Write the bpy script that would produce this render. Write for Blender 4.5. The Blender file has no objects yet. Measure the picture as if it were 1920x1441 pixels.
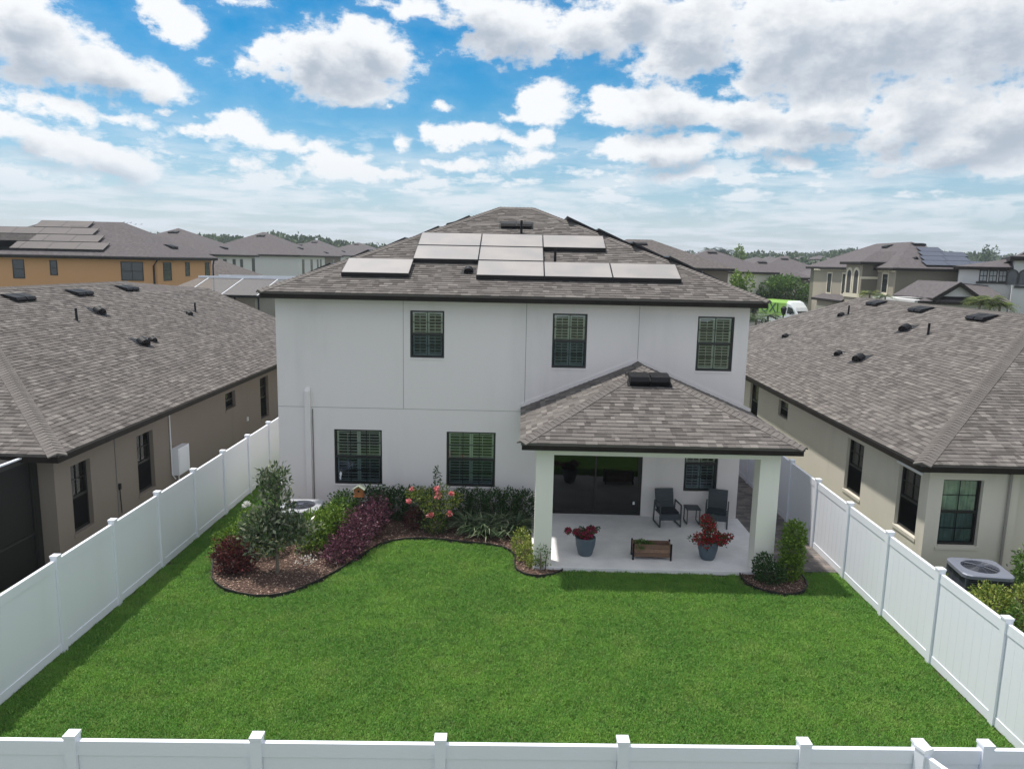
import bpy, math, random
import numpy as np
from mathutils import Vector, Matrix
random.seed(7)
RNG = np.random.default_rng(11)
SC = bpy.context.scene
COL = SC.collection
EXPO = 0.44
SUN_E = 3.5
SKY_SAT, SKY_VAL = 1.7, .84
SKY_HOR = (3.9, 4.8, 6.1)
CLOUD_W, CLOUD_G, CLOUD_FAR = (7.3, 7.4, 7.5), (3.5, 3.95, 4.6), (5.2, 5.8, 6.6)
HAZE = .0005
R = math.radians

# ---------------------------------------------------------------- camera
CAM_F, CAM_P, CAM_R, CAM_YAW, CAM_H = 1410.397, .1613, .0201, -.0102, 7.161
def ray(x, y):
    """direction in the world of a point of the 1920 x 1441 photograph"""
    dx, dy = x-960, y-720.5
    c, s = math.cos(CAM_R), math.sin(CAM_R)
    a = c*dx+s*dy; b = -s*dx+c*dy
    u, v, d = a/CAM_F, b/CAM_F, 1.0
    Y = math.cos(CAM_P)*d-math.sin(CAM_P)*v; Z = -math.sin(CAM_P)*d-math.cos(CAM_P)*v
    c, s = math.cos(CAM_YAW), math.sin(CAM_YAW)
    return Vector((c*u+s*Y, -s*u+c*Y, Z))
def at(x, y, Y):
    d = ray(x, y); k = Y/d.y
    return Vector((d.x*k, Y, CAM_H+d.z*k))
cam_d = bpy.data.cameras.new('camera'); cam = bpy.data.objects.new('camera', cam_d); COL.objects.link(cam)
fw = ray(960, 720.5).normalized()
rt = (ray(961, 720.5)-ray(959, 720.5)).normalized()
up = rt.cross(fw)
cam.matrix_world = Matrix(((rt.x, up.x, -fw.x, 0), (rt.y, up.y, -fw.y, 0), (rt.z, up.z, -fw.z, CAM_H), (0, 0, 0, 1)))
cam_d.sensor_fit = 'HORIZONTAL'; cam_d.sensor_width = 36; cam_d.lens = CAM_F/1920*36
cam_d.clip_start = .1; cam_d.clip_end = 9000
SC.camera = cam
SC.view_settings.view_transform = 'Standard'; SC.view_settings.look = 'None'
SC.view_settings.gamma = 1; SC.view_settings.use_curve_mapping = False
SC.view_settings.exposure = EXPO
SC.render.resolution_x, SC.render.resolution_y = 1024, 768

# ---------------------------------------------------------------- sun + sky
TO_SUN = Vector((-.32, .23, 1)).normalized()
sd = bpy.data.lights.new('sun', 'SUN'); sd.energy = SUN_E; sd.angle = R(2.0); sd.color = (1, .955, .88)
sun = bpy.data.objects.new('sun', sd); COL.objects.link(sun)
sun.rotation_euler = TO_SUN.to_track_quat('Z', 'Y').to_euler(); sun.location = (-30, 20, 60)

W = bpy.data.worlds.new('World'); SC.world = W; W.use_nodes = True
nt = W.node_tree; N = nt.nodes; Lk = nt.links; N.clear()
def nd(tree, typ, **kw):
    n = tree.nodes.new(typ)
    for k, v in kw.items():
        if k == 'ins':
            for i, val in v.items(): n.inputs[i].default_value = val
        else: setattr(n, k, v)
    return n
def mth(tree, op, a, b=None, c=None, clamp=False):
    n = tree.nodes.new('ShaderNodeMath'); n.operation = op; n.use_clamp = clamp
    for i, v in enumerate((a, b, c)):
        if v is None: continue
        if isinstance(v, (int, float)): n.inputs[i].default_value = v
        else: tree.links.new(v, n.inputs[i])
    return n.outputs[0]
def smap(tree, v, a, b, c=0., d=1.):
    n = tree.nodes.new('ShaderNodeMapRange'); n.interpolation_type = 'SMOOTHSTEP'
    tree.links.new(v, n.inputs[0])
    for i, k in enumerate((a, b, c, d)): n.inputs[i+1].default_value = k
    return n.outputs[0]
def mixc(tree, f, a, b):
    n = tree.nodes.new('ShaderNodeMix'); n.data_type = 'RGBA'; n.clamp_factor = True
    for s, v in ((n.inputs[0], f), (n.inputs[6], a), (n.inputs[7], b)):
        if isinstance(v, (int, float)): s.default_value = v
        elif isinstance(v, tuple): s.default_value = (*v, 1) if len(v) == 3 else v
        else: tree.links.new(v, s)
    return n.outputs[2]

def azel(x, y):
    d = ray(x, y); return math.atan2(d.x, d.y), math.atan2(d.z, math.hypot(d.x, d.y))
# clouds of that afternoon: centre, half sizes (in 1/1410 rad) and tilt, as seen from the yard
CLOUDS = [(40,70,150,70,-12),(190,118,140,38,-16),(300,148,70,20,-20),(20,20,90,50,0),
 (90,192,100,24,-4),(215,212,75,17,-12),(70,255,120,28,-12),(205,292,110,30,-22),(30,330,120,24,0),
 (310,12,60,30,-20),(350,40,34,24,-30),(440,5,60,12,0),
 (620,110,160,66,4),(575,90,70,44,20),(490,95,30,26,40),(452,122,18,12,0),(650,160,100,34,0),(700,80,80,40,-20),
 (770,8,90,26,0),(905,30,130,44,-16),(960,62,110,52,-8),(1090,60,130,62,6),(1190,10,80,60,0),
 (1300,60,110,88,40),(1460,80,170,96,0),(1640,70,250,100,8),(1860,60,160,120,10),(1380,160,60,24,0),
 (1012,196,72,40,5),(955,215,24,16,0),(1150,195,80,34,0),(1250,200,110,40,-6),(1390,215,110,44,0),
 (1540,218,120,50,8),(1700,215,130,60,10),(1880,220,120,70,10),(1250,275,130,32,2),(1180,270,50,26,20),
 (1480,262,150,30,4),(1800,262,160,36,6),
 (445,236,66,32,-8),(405,245,30,22,0),(520,256,60,22,-8),(590,270,50,12,0),
 (880,253,72,28,0),(960,268,60,18,-10),(745,265,28,20,0),(1010,262,30,18,0),(640,303,60,20,0),
 (1000,292,60,20,0),(1110,325,40,12,0),(1310,325,110,14,-3),(1480,312,50,16,-10),(1700,308,26,12,0),
 (835,198,18,10,0),(732,190,9,7,0),(312,208,20,7,0),(560,16,18,8,0),(1020,255,25,20,0),
 (860,310,110,16,0),(450,300,50,18,0),(700,330,160,18,0),(1900,300,60,30,0)]
def cloud_group(name, clouds):
    grp = bpy.data.node_groups.new(name, 'ShaderNodeTree')
    grp.interface.new_socket('P', in_out='INPUT', socket_type='NodeSocketVector')
    grp.interface.new_socket('F', in_out='OUTPUT', socket_type='NodeSocketFloat')
    gi = grp.nodes.new('NodeGroupInput'); go = grp.nodes.new('NodeGroupOutput'); acc = None
    for (x, y, rx, ry, rot) in clouds:
        a, e = azel(x, y)
        m = nd(grp, 'ShaderNodeMapping', vector_type='TEXTURE')
        m.inputs[1].default_value = (a, e, 0); m.inputs[2].default_value = (0, 0, R(rot+1.2)); m.inputs[3].default_value = (rx/1410, ry/1410, 1)
        if acc is None: grp.links.new(gi.outputs[0], m.inputs[0])
        else:                                   # each look-up waits for the one before (keeps the shader's memory small)
            ma = nd(grp, 'ShaderNodeVectorMath', operation='MULTIPLY_ADD'); ma.inputs[1].default_value = (0, 0, 1e-6)
            grp.links.new(acc, ma.inputs[0]); grp.links.new(gi.outputs[0], ma.inputs[2]); grp.links.new(ma.outputs[0], m.inputs[0])
        l = nd(grp, 'ShaderNodeVectorMath', operation='LENGTH'); grp.links.new(m.outputs[0], l.inputs[0])
        l_ = l.outputs[1]; k_ = min(1., max(.4, ry/32))      # small clouds are thinner, so the noise frays them more
        if k_ < 1: l_ = mth(grp, 'MULTIPLY_ADD', l_, k_, 1-k_)
        acc = l_ if acc is None else mth(grp, 'SMOOTH_MIN', acc, l_, .25)
    grp.links.new(mth(grp, 'SUBTRACT', 1.0, acc), go.inputs[0]); return grp
G_ALL = cloud_group('cloud_field', CLOUDS); G_BIG = cloud_group('cloud_bodies', [c for c in CLOUDS if c[2]*c[3] > 3000])

tc = N.new('ShaderNodeTexCoord'); sx = N.new('ShaderNodeSeparateXYZ'); Lk.new(tc.outputs['Generated'], sx.inputs[0])
az = mth(nt, 'ARCTAN2', sx.outputs[0], sx.outputs[1])
el = mth(nt, 'ARCSINE', sx.outputs[2])
cx_ = N.new('ShaderNodeCombineXYZ'); Lk.new(az, cx_.inputs[0]); Lk.new(el, cx_.inputs[1])
def noise(tree, vec, scale, detail, rough, dims='3D', dist=0.):
    n = nd(tree, 'ShaderNodeTexNoise', noise_dimensions=dims); n.inputs['Scale'].default_value = scale
    n.inputs['Detail'].default_value = detail; n.inputs['Roughness'].default_value = rough; n.inputs['Distortion'].default_value = dist
    if vec is not None: tree.links.new(vec, n.inputs['Vector'])
    return n
stretch = nd(nt, 'ShaderNodeVectorMath', operation='MULTIPLY'); stretch.inputs[1].default_value = (1, 1.55, 1); Lk.new(cx_.outputs[0], stretch.inputs[0])
nz1 = noise(nt, stretch.outputs[0], 10, 7, .60)
nz2 = noise(nt, stretch.outputs[0], 34, 6, .62)
def warp(k):     # small offset of the look-up so that cloud edges billow
    s = nd(nt, 'ShaderNodeVectorMath', operation='SUBTRACT'); Lk.new(nz1.outputs['Color'], s.inputs[0]); s.inputs[1].default_value = (.5, .5, .5)
    m = nd(nt, 'ShaderNodeVectorMath', operation='MULTIPLY'); Lk.new(s.outputs[0], m.inputs[0]); m.inputs[1].default_value = (k, k*.6, 0)
    a = nd(nt, 'ShaderNodeVectorMath', operation='ADD'); Lk.new(cx_.outputs[0], a.inputs[0]); Lk.new(m.outputs[0], a.inputs[1])
    return a.outputs[0]
def field(shift, grp):
    a = nd(nt, 'ShaderNodeVectorMath', operation='ADD'); Lk.new(warp(.09), a.inputs[0]); a.inputs[1].default_value = (shift[0], shift[1], 0)
    g = nt.nodes.new('ShaderNodeGroup'); g.node_tree = grp; Lk.new(a.outputs[0], g.inputs[0])
    return g.outputs[0]
F0 = field((0, 0), G_ALL); F1 = field((-.006, .022), G_BIG)
fb = mth(nt, 'SUBTRACT', mth(nt, 'ADD', mth(nt, 'MULTIPLY', nz1.outputs[0], 1.15), mth(nt, 'MULTIPLY', nz2.outputs[0], .75)), .95)
# flat high cloud layer; unseen cover outside the view raised for fill light
el_c = mth(nt, 'ADD', mth(nt, 'MAXIMUM', sx.outputs[2], 0.), .07)
pl = N.new('ShaderNodeCombineXYZ'); Lk.new(mth(nt, 'DIVIDE', sx.outputs[0], el_c), pl.inputs[0]); Lk.new(mth(nt, 'DIVIDE', sx.outputs[1], el_c), pl.inputs[1])
nz3 = noise(nt, pl.outputs[0], 1.0, 8, .6)
inview = mth(nt, 'MULTIPLY', smap(nt, mth(nt, 'ABSOLUTE', az), .62, .85, 1, 0), smap(nt, el, .30, .45, 1, 0))
gen = mth(nt, 'MULTIPLY', mth(nt, 'SUBTRACT', 1.0, inview), smap(nt, nz3.outputs[0], .38, .52))
low = mth(nt, 'MULTIPLY', smap(nt, nz3.outputs[0], .40, .62), smap(nt, el, .06, .19, .8, 0.))
dens = mth(nt, 'ADD', mth(nt, 'MULTIPLY', F0, .62), fb)
cov = smap(nt, dens, -.06, .24)
cov = mth(nt, 'MULTIPLY', cov, smap(nt, el, .02, .11, .40, .98))
s2 = nd(nt, 'ShaderNodeVectorMath', operation='MULTIPLY'); s2.inputs[1].default_value = (1, 2.9, 1); Lk.new(cx_.outputs[0], s2.inputs[0])
nz4 = noise(nt, s2.outputs[0], 13, 7, .6)      # small far cumulus stacked towards the horizon
far_c = mth(nt, 'MULTIPLY', smap(nt, nz4.outputs[0], .47, .60), mth(nt, 'MULTIPLY', smap(nt, el, .03, .09), smap(nt, el, .10, .18, .85, 0.)))
veil = mth(nt, 'MULTIPLY', smap(nt, mth(nt, 'ADD', dens, mth(nt, 'MULTIPLY', nz3.outputs[0], .5)), -.2, .5), .10)
cov_all = mth(nt, 'MAXIMUM', mth(nt, 'MAXIMUM', cov, gen), mth(nt, 'MAXIMUM', mth(nt, 'MAXIMUM', low, far_c), veil))
under = mth(nt, 'ADD', mth(nt, 'MULTIPLY', F1, .85), mth(nt, 'MULTIPLY', fb, .9))
dark = smap(nt, under, .03, .86)
dark = mth(nt, 'MAXIMUM', dark, mth(nt, 'MULTIPLY', gen, .25))
ccol = mixc(nt, dark, CLOUD_W, CLOUD_G)
ccol = mixc(nt, smap(nt, el, .02, .15, .8, 0.), ccol, CLOUD_FAR)
sky = nd(nt, 'ShaderNodeTexSky', sky_type='NISHITA', sun_disc=False)
sky.sun_elevation = math.asin(TO_SUN.z); sky.sun_rotation = math.atan2(TO_SUN.x, TO_SUN.y) % (2*math.pi)
sky.altitude = 10; sky.air_density = 1.0; sky.dust_density = .6; sky.ozone_density = 2.0
hs = nd(nt, 'ShaderNodeHueSaturation'); hs.inputs['Saturation'].default_value = SKY_SAT; hs.inputs['Value'].default_value = SKY_VAL; hs.inputs['Hue'].default_value = .490
Lk.new(sky.outputs[0], hs.inputs['Color'])
skyc = mixc(nt, smap(nt, el, -.02, .20, .72, 0.), hs.outputs[0], SKY_HOR)
tot = mixc(nt, cov_all, skyc, ccol)
bg = N.new('ShaderNodeBackground'); bg.inputs['Strength'].default_value = .1; Lk.new(tot, bg.inputs['Color'])
wo = N.new('ShaderNodeOutputWorld'); Lk.new(bg.outputs[0], wo.inputs[0])
SC.cycles.max_bounces = 8; SC.cycles.diffuse_bounces = 5; SC.cycles.glossy_bounces = 3; SC.cycles.transparent_max_bounces = 12; SC.cycles.volume_bounces = 0
W.cycles.sampling_method = 'MANUAL'; W.cycles.sample_map_resolution = 256

# ---------------------------------------------------------------- mesh helpers
class MB:
    def __init__(s): s.v = []; s.f = []; s.t = []
    def add(s, vs, fs, tone=.5):
        b = len(s.v); s.v += [tuple(v) for v in vs]; s.f += [tuple(b+i for i in f) for f in fs]; s.t += [tone]*len(fs); return s
    def box(s, x0, x1, y0, y1, z0, z1, tone=.5, M=None):
        vs = [(x, y, z) for z in (z0, z1) for y in (y0, y1) for x in (x0, x1)]
        if M is not None: vs = [M @ Vector(v) for v in vs]
        return s.add(vs, [(0,2,3,1),(4,5,7,6),(0,1,5,4),(2,6,7,3),(0,4,6,2),(1,3,7,5)], tone)
    def bar(s, a, b, w, h=None, tone=.5, upv=(0,0,1)):
        a, b = Vector(a), Vector(b); h = h or w; d = (b-a).normalized(); u = Vector(upv)
        if abs(d.dot(u)) > .98: u = Vector((0, 1, 0))
        x = d.cross(u).normalized(); z = x.cross(d)
        vs = [p+x*(i*w/2)+z*(j*h/2) for p in (a, b) for j in (-1, 1) for i in (-1, 1)]
        return s.add(vs, [(0,1,3,2),(4,6,7,5),(0,4,5,1),(2,3,7,6),(0,2,6,4),(1,5,7,3)], tone)
    def prism(s, poly, d, tone=.5):        # poly: 3D points, extruded by vector d
        n = len(poly); d = Vector(d); vs = [Vector(p) for p in poly]; vs += [p+d for p in vs]
        return s.add(vs, [tuple(range(n))[::-1], tuple(range(n, 2*n))]+[(i, (i+1) % n, n+(i+1) % n, n+i) for i in range(n)], tone)
    def tube(s, pts, r, n=8, tone=.5, cap=True):
        pts = [Vector(p) for p in pts]; rs = r if isinstance(r, (list, tuple)) else [r]*len(pts); rings = []
        for i, p in enumerate(pts):
            d = (pts[min(i+1, len(pts)-1)]-pts[max(i-1, 0)]).normalized()
            u = Vector((0, 0, 1)) if abs(d.z) < .9 else Vector((1, 0, 0))
            x = d.cross(u).normalized(); z = x.cross(d)
            rings.append([p+x*math.cos(2*math.pi*k/n)*rs[i]+z*math.sin(2*math.pi*k/n)*rs[i] for k in range(n)])
        vs = [v for q in rings for v in q]
        fs = [(i*n+k, i*n+(k+1) % n, (i+1)*n+(k+1) % n, (i+1)*n+k) for i in range(len(pts)-1) for k in range(n)]
        if cap: fs += [tuple(range(n))[::-1], tuple((len(pts)-1)*n+k for k in range(n))]
        return s.add(vs, fs, tone)
    def lathe(s, prof, c=(0,0,0), n=28, tone=.5):     # prof: (r, z) from bottom to top
        c = Vector(c); vs = [c+Vector((r*math.cos(2*math.pi*k/n), r*math.sin(2*math.pi*k/n), z)) for r, z in prof for k in range(n)]
        m = len(prof)
        return s.add(vs, [(i*n+k, i*n+(k+1) % n, (i+1)*n+(k+1) % n, (i+1)*n+k) for i in range(m-1) for k in range(n)]+[tuple(range(n))[::-1], tuple((m-1)*n+k for k in range(n))], tone)
    def mesh(s, name, mat=None, off=(0,0,0), smooth=False, M=None):
        me = bpy.data.meshes.new(name); ox, oy, oz = off
        vs = [(v[0]-ox, v[1]-oy, v[2]-oz) for v in s.v]
        if M is not None: vs = [tuple(M @ Vector(v)) for v in vs]
        me.from_pydata(vs, [], s.f)
        at_ = me.attributes.new('tone', 'FLOAT', 'FACE'); at_.data.foreach_set('value', np.array(s.t, np.float32))
        if mat: me.materials.append(mat)
        if smooth: me.polygons.foreach_set('use_smooth', [True]*len(me.polygons))
        return me
    def build(s, name, mat, parent=None, off=None, smooth=False, bevel=0):
        if off is None: off = tuple(parent['_o']) if parent is not None and '_o' in parent else (0,0,0)
        o = bpy.data.objects.new(name, s.mesh(name, mat, off, smooth)); COL.objects.link(o)
        if parent is not None: o.parent = parent
        if bevel:
            b = o.modifiers.new('bevel', 'BEVEL'); b.width = bevel; b.segments = 2; b.limit_method = 'ANGLE'
        return o
def place(name, me, parent=None, M=None, loc=None, rz=0):
    o = bpy.data.objects.new(name, me); COL.objects.link(o)
    if parent is not None: o.parent = parent
    if M is not None: o.matrix_local = M
    if loc is not None: o.location = loc; o.rotation_euler = (0, 0, rz)
    return o
def tag(o, label=None, cat=None, group=None, kind=None):
    if label: o['label'] = label
    if cat: o['category'] = cat
    if group: o['group'] = group
    if kind: o['kind'] = kind
    return o
ROOTS = []
def thing(name, label, cat, loc=(0,0,0), rz=0, group=None, world=False):
    """Empty at a thing's base; world=True: its parts are given in world coordinates"""
    o = bpy.data.objects.new(name, None); COL.objects.link(o); o.location = loc; o.rotation_euler = (0, 0, rz)
    o.empty_display_size = .3
    if world: o['_o'] = list(loc); ROOTS.append(o)
    return tag(o, label, cat, group)
def copy_tree(o, loc=None, rz=None, label=None, group=None):
    def rec(q, par):
        c = q.copy(); COL.objects.link(c)
        if par is not None: c.parent = par
        for ch in [k for k in KIDS.get(q, [])]: rec(ch, c)
        return c
    KIDS = {}
    def walk(q):
        KIDS[q] = list(q.children)
        for k in KIDS[q]: walk(k)
    walk(o)
    r = rec(o, None)
    if loc is not None: r.location = loc
    if rz is not None: r.rotation_euler = (0, 0, rz)
    if label: r['label'] = label
    if group: r['group'] = group
    return r

# ---------------------------------------------------------------- materials
def mat(name, col, rough=.7, col2=None, scale=8., detail=5, bump=0., bscale=None, spec=.5, metal=0., tone=None, obj=False, dist=.02, streak=None, transl=0.):
    m = bpy.data.materials.new(name); m.use_nodes = True; t = m.node_tree; b = t.nodes['Principled BSDF']
    b.inputs['Roughness'].default_value = rough; b.inputs['Metallic'].default_value = metal; b.inputs['Specular IOR Level'].default_value = spec
    geo = t.nodes.new('ShaderNodeNewGeometry'); pos = geo.outputs['Position']
    c = None
    if tone:                                    # list of (pos, colour) read along the face attribute 'tone'
        a = nd(t, 'ShaderNodeAttribute', attribute_name='tone'); rp = t.nodes.new('ShaderNodeValToRGB')
        f = a.outputs['Fac']
        if obj:
            oi = t.nodes.new('ShaderNodeObjectInfo'); f = mth(t, 'ADD', f, mth(t, 'MULTIPLY', mth(t, 'SUBTRACT', oi.outputs['Random'], .5), .16))
        t.links.new(f, rp.inputs[0]); cr = rp.color_ramp
        while len(cr.elements) < len(tone): cr.elements.new(.5)
        for e, (p, cc) in zip(cr.elements, tone): e.position = p; e.color = (*cc, 1)
        c = rp.outputs[0]
        if col2:
            n = noise(t, pos, scale, detail, .6); c = mixc(t, smap(t, n.outputs[0], .35, .7, 0, col2[3] if len(col2) > 3 else .5), c, tuple(col2[:3]))
    elif col2:
        n = noise(t, pos, scale, detail, .6); c = mixc(t, smap(t, n.outputs[0], .3, .7), tuple(col), tuple(col2[:3]))
    if streak:                                  # broad soft weathering: (colour, amount, scale)
        mp = nd(t, 'ShaderNodeMapping'); mp.inputs[3].default_value = (1, 1, .18); t.links.new(pos, mp.inputs[0])
        n = noise(t, mp.outputs[0], streak[2], 5, .62); c0 = c if c is not None else tuple(col)
        c = mixc(t, smap(t, n.outputs[0], .45, .8, 0, streak[1]), c0, tuple(streak[0]))
    if c is not None: t.links.new(c, b.inputs['Base Color'])
    else: b.inputs['Base Color'].default_value = (*col, 1)
    if bump:
        n = noise(t, pos, bscale or scale*4, 4, .6); bp = nd(t, 'ShaderNodeBump'); bp.inputs['Strength'].default_value = bump; bp.inputs['Distance'].default_value = dist
        t.links.new(n.outputs[0], bp.inputs['Height']); t.links.new(bp.outputs[0], b.inputs['Normal'])
    if transl:
        tr = t.nodes.new('ShaderNodeBsdfTranslucent'); mx = t.nodes.new('ShaderNodeMixShader'); mx.inputs[0].default_value = transl
        if c is not None: t.links.new(c, tr.inputs[0])
        else: tr.inputs[0].default_value = (*col, 1)
        out = t.nodes['Material Output']; t.links.new(b.outputs[0], mx.inputs[1]); t.links.new(tr.outputs[0], mx.inputs[2]); t.links.new(mx.outputs[0], out.inputs[0])
    return m
def glass(name, tint=(.5, .58, .55), refl=1.0, rough=.02):
    m = bpy.data.materials.new(name); m.use_nodes = True; t = m.node_tree; t.nodes.remove(t.nodes['Principled BSDF'])
    tr = t.nodes.new('ShaderNodeBsdfTransparent'); tr.inputs[0].default_value = (*tint, 1)
    gl = t.nodes.new('ShaderNodeBsdfGlossy'); gl.inputs['Roughness'].default_value = rough; gl.inputs[0].default_value = (refl, refl, refl, 1)
    n = noise(t, t.nodes.new('ShaderNodeNewGeometry').outputs['Position'], 1.3, 2, .5); bp = nd(t, 'ShaderNodeBump'); bp.inputs['Strength'].default_value = .12; bp.inputs['Distance'].default_value = .02
    t.links.new(n.outputs[0], bp.inputs['Height']); t.links.new(bp.outputs[0], gl.inputs['Normal'])
    fr = t.nodes.new('ShaderNodeFresnel'); fr.inputs[0].default_value = 1.6
    mx = t.nodes.new('ShaderNodeMixShader'); t.links.new(mth(t, 'ADD', fr.outputs[0], .03, clamp=True), mx.inputs[0])
    t.links.new(tr.outputs[0], mx.inputs[1]); t.links.new(gl.outputs[0], mx.inputs[2]); t.links.new(mx.outputs[0], t.nodes['Material Output'].inputs[0])
    return m
M = {}
SH = [(0, (.080,.072,.069)), (.3, (.130,.118,.112)), (.6, (.170,.155,.147)), (1, (.245,.225,.212))]
M['shingle'] = mat('shingle', (.15,.13,.12), .95, col2=(.09,.08,.075,.35), scale=60, bump=.5, bscale=220, tone=SH, obj=True, spec=.2, streak=((.11,.10,.095), .35, .5))
M['far_shingle'] = mat('far_shingle', (.15,.13,.12), .95, tone=[(0,(.075,.066,.064)),(1,(.12,.107,.103))], col2=(.16,.145,.14,.8), scale=5, detail=8, spec=.2)
M['stucco'] = mat('stucco', (.79,.745,.745), .92, bump=.35, bscale=70, dist=.006, spec=.2, streak=((.64,.61,.605), .7, .8))
M['stucco_porch'] = mat('stucco_porch', (.80,.77,.72), .92, bump=.35, bscale=70, dist=.006, spec=.2, streak=((.68,.66,.62), .4, .9))
M['joint'] = mat('joint', (.20,.195,.19), .9)
M['cream_stucco'] = mat('cream_stucco', (.66,.62,.54), .92, bump=.35, bscale=60, dist=.006, spec=.2, streak=((.50,.47,.41), .6, .7))
M['taupe_stucco'] = mat('taupe_stucco', (.24,.205,.175), .92, bump=.35, bscale=60, dist=.006, spec=.2, streak=((.19,.165,.14), .6, .7))
M['fascia'] = mat('fascia', (.012,.009,.007), .6, col2=(.019,.015,.012), scale=3, spec=.2)
M['soffit'] = mat('soffit', (.30,.28,.26), .8)
M['vinyl'] = mat('vinyl', (.79,.815,.88), .42, spec=.5, streak=((.74,.76,.79), .5, 1.6))
M['bronze'] = mat('bronze', (.014,.015,.015), .4, spec=.5)
M['shutter'] = mat('shutter', (.84,.85,.82), .5)
M['screen_dark'] = glass('screen_dark', (.86,.90,.95), .05, .5)
M['glass'] = glass('glass', (.93,.96,.93), .75)
M['glass_dark'] = glass('glass_dark', (.10,.13,.14), .75)
M['room'] = mat('room', (.05,.05,.05), .9)
M['black_metal'] = mat('black_metal', (.006,.006,.008), .55, spec=.25)
M['patio'] = mat('patio', (.80,.78,.79), .8, col2=(.68,.67,.685), scale=1.5, bump=.1, bscale=40)
M['solar'] = mat('solar', (.25,.235,.235), .40, col2=(.31,.285,.27), scale=.9, detail=2, spec=1.0, streak=((.26,.225,.20), .5, .6))
M['solar_blue'] = mat('solar_blue', (.02,.028,.06), .22, spec=.8)
M['solar_frame'] = mat('solar_frame', (.03,.03,.035), .35, metal=.5)
M['solar_skirt'] = mat('solar_skirt', (.008,.009,.012), .5)
M['alu'] = mat('alu', (.6,.6,.6), .4, metal=.8)
# ---------------------------------------------------------------- roofs
def clip(poly, conv):
    out = poly
    n = len(conv)
    for i in range(n):
        a, b = conv[i], conv[(i+1) % n]; inp, out = out, []
        if not inp: return []
        def side(p): return (b[0]-a[0])*(p[1]-a[1])-(b[1]-a[1])*(p[0]-a[0])
        for j in range(len(inp)):
            p, q = inp[j], inp[(j+1) % len(inp)]; sp, sq = side(p), side(q)
            if sp >= -1e-9: out.append(p)
            if (sp >= -1e-9) != (sq >= -1e-9):
                t = sp/(sp-sq); out.append((p[0]+(q[0]-p[0])*t, p[1]+(q[1]-p[1])*t))
    return out
EXPO_S = .143
TW = [.10, .14, .18, .23, .28]; TT = [.08, .25, .4, .55, .7, .92]
_sh = {}
def tab_mesh(iw, it):
    if (iw, it) not in _sh:
        w = TW[iw]; h = EXPO_S+.03; zb = .022 if it % 2 else .015
        m = MB().add([(0,0,zb),(w,0,zb),(w,h,.003),(0,h,.003),(0,0,-.004),(w,0,-.004),(w,h,-.002),(0,h,-.002)], [(0,1,2,3),(4,5,1,0),(5,6,2,1),(7,4,0,3),(6,7,3,2)], TT[it])
        _sh[(iw, it)] = m.mesh('shingle', M['shingle'])
    return _sh[(iw, it)]
def in_view(p, m=20):
    d = Vector(p)-cam.location; z = d.dot(fw)
    if z < 1: return False
    u = 960+CAM_F*d.dot(rt)/z; v = 720.5-CAM_F*d.dot(up)/z
    return -m < u < 1920+m and -m < v < 1441+m
def plane_frame(P):
    """P: coplanar points, first edge = eave running left to right as seen from outside below"""
    o = Vector(P[0]); u = (Vector(P[1])-o).normalized(); n = u.cross(Vector(P[2])-o).normalized(); v = n.cross(u)
    return o, u, v, n
def shingle_plane(P, rng):
    """list of tabs of one roof plane: (matrix|None, iw, it, clipped polygon, frame)"""
    o, u, v, n = plane_frame(P)
    q = [((Vector(p)-o).dot(u), (Vector(p)-o).dot(v)) for p in P]
    u0, u1 = min(a for a, b in q), max(a for a, b in q); vm = max(b for a, b in q)
    res = []; k = 0
    fr = Matrix(((u.x, v.x, n.x, o.x), (u.y, v.y, n.y, o.y), (u.z, v.z, n.z, o.z), (0,0,0,1)))
    while k*EXPO_S < vm:
        b = k*EXPO_S-.012; a = u0-rng.uniform(0, .4)
        while a < u1:
            iw = rng.integers(0, 5); it = int(rng.choice(6, p=[.10,.2,.25,.22,.15,.08])); w = TW[iw]
            rect = [(a, b), (a+w, b), (a+w, b+EXPO_S+.03), (a, b+EXPO_S+.03)]
            qq = q if k else [(x, y-.02 if y < .01 else y) for x, y in q]
            c = clip(rect, qq)
            if len(c) > 2:
                full = len(c) == 4 and all(abs(c[i][0]-rect[i][0]) < 1e-5 and abs(c[i][1]-rect[i][1]) < 1e-5 for i in range(4))
                res.append((fr @ Matrix.Translation((a, b, 0)) if full else None, iw, it, c, fr, b))
            a += w+.003
        k += 1
    return res
def shingle_roof(planes, root, seed, nind=300):
    rng = np.random.default_rng(seed); tabs = []
    for P in planes: tabs += shingle_plane(P, rng)
    off = Vector(root['_o'])
    cand = [(((t[0].translation)-cam.location).length, i) for i, t in enumerate(tabs) if t[0] is not None and in_view(t[0].translation) and (t[0].to_3x3() @ Vector((0,0,1))).dot(cam.location-t[0].translation) > 0]
    cand.sort(); ind = {i for _, i in cand[:nind]}
    mb = MB()
    for i, t in enumerate(tabs):
        if i in ind:
            place('shingle', tab_mesh(t[1], t[2]), root, M=Matrix.Translation(-off) @ t[0])
        else:
            zb = .022 if t[2] % 2 else .015; h = EXPO_S+.03; c = t[3]
            top = [t[4] @ Vector((x, y, zb-(zb-.003)*(y-t[5])/h)) for x, y in c]; bot = [t[4] @ Vector((x, y, -.003)) for x, y in c]
            n = len(c); fs = [tuple(range(n))]
            for j in range(n):
                k = (j+1) % n
                if c[j][1] < t[5]+h-.01 or c[k][1] < t[5]+h-.01: fs.append((n+j, n+k, k, j))
            mb.add(top+bot, fs, TT[t[2]])
    s = mb.build('shingles', M['shingle'], root); s['kind'] = 'stuff'
    return s
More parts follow.
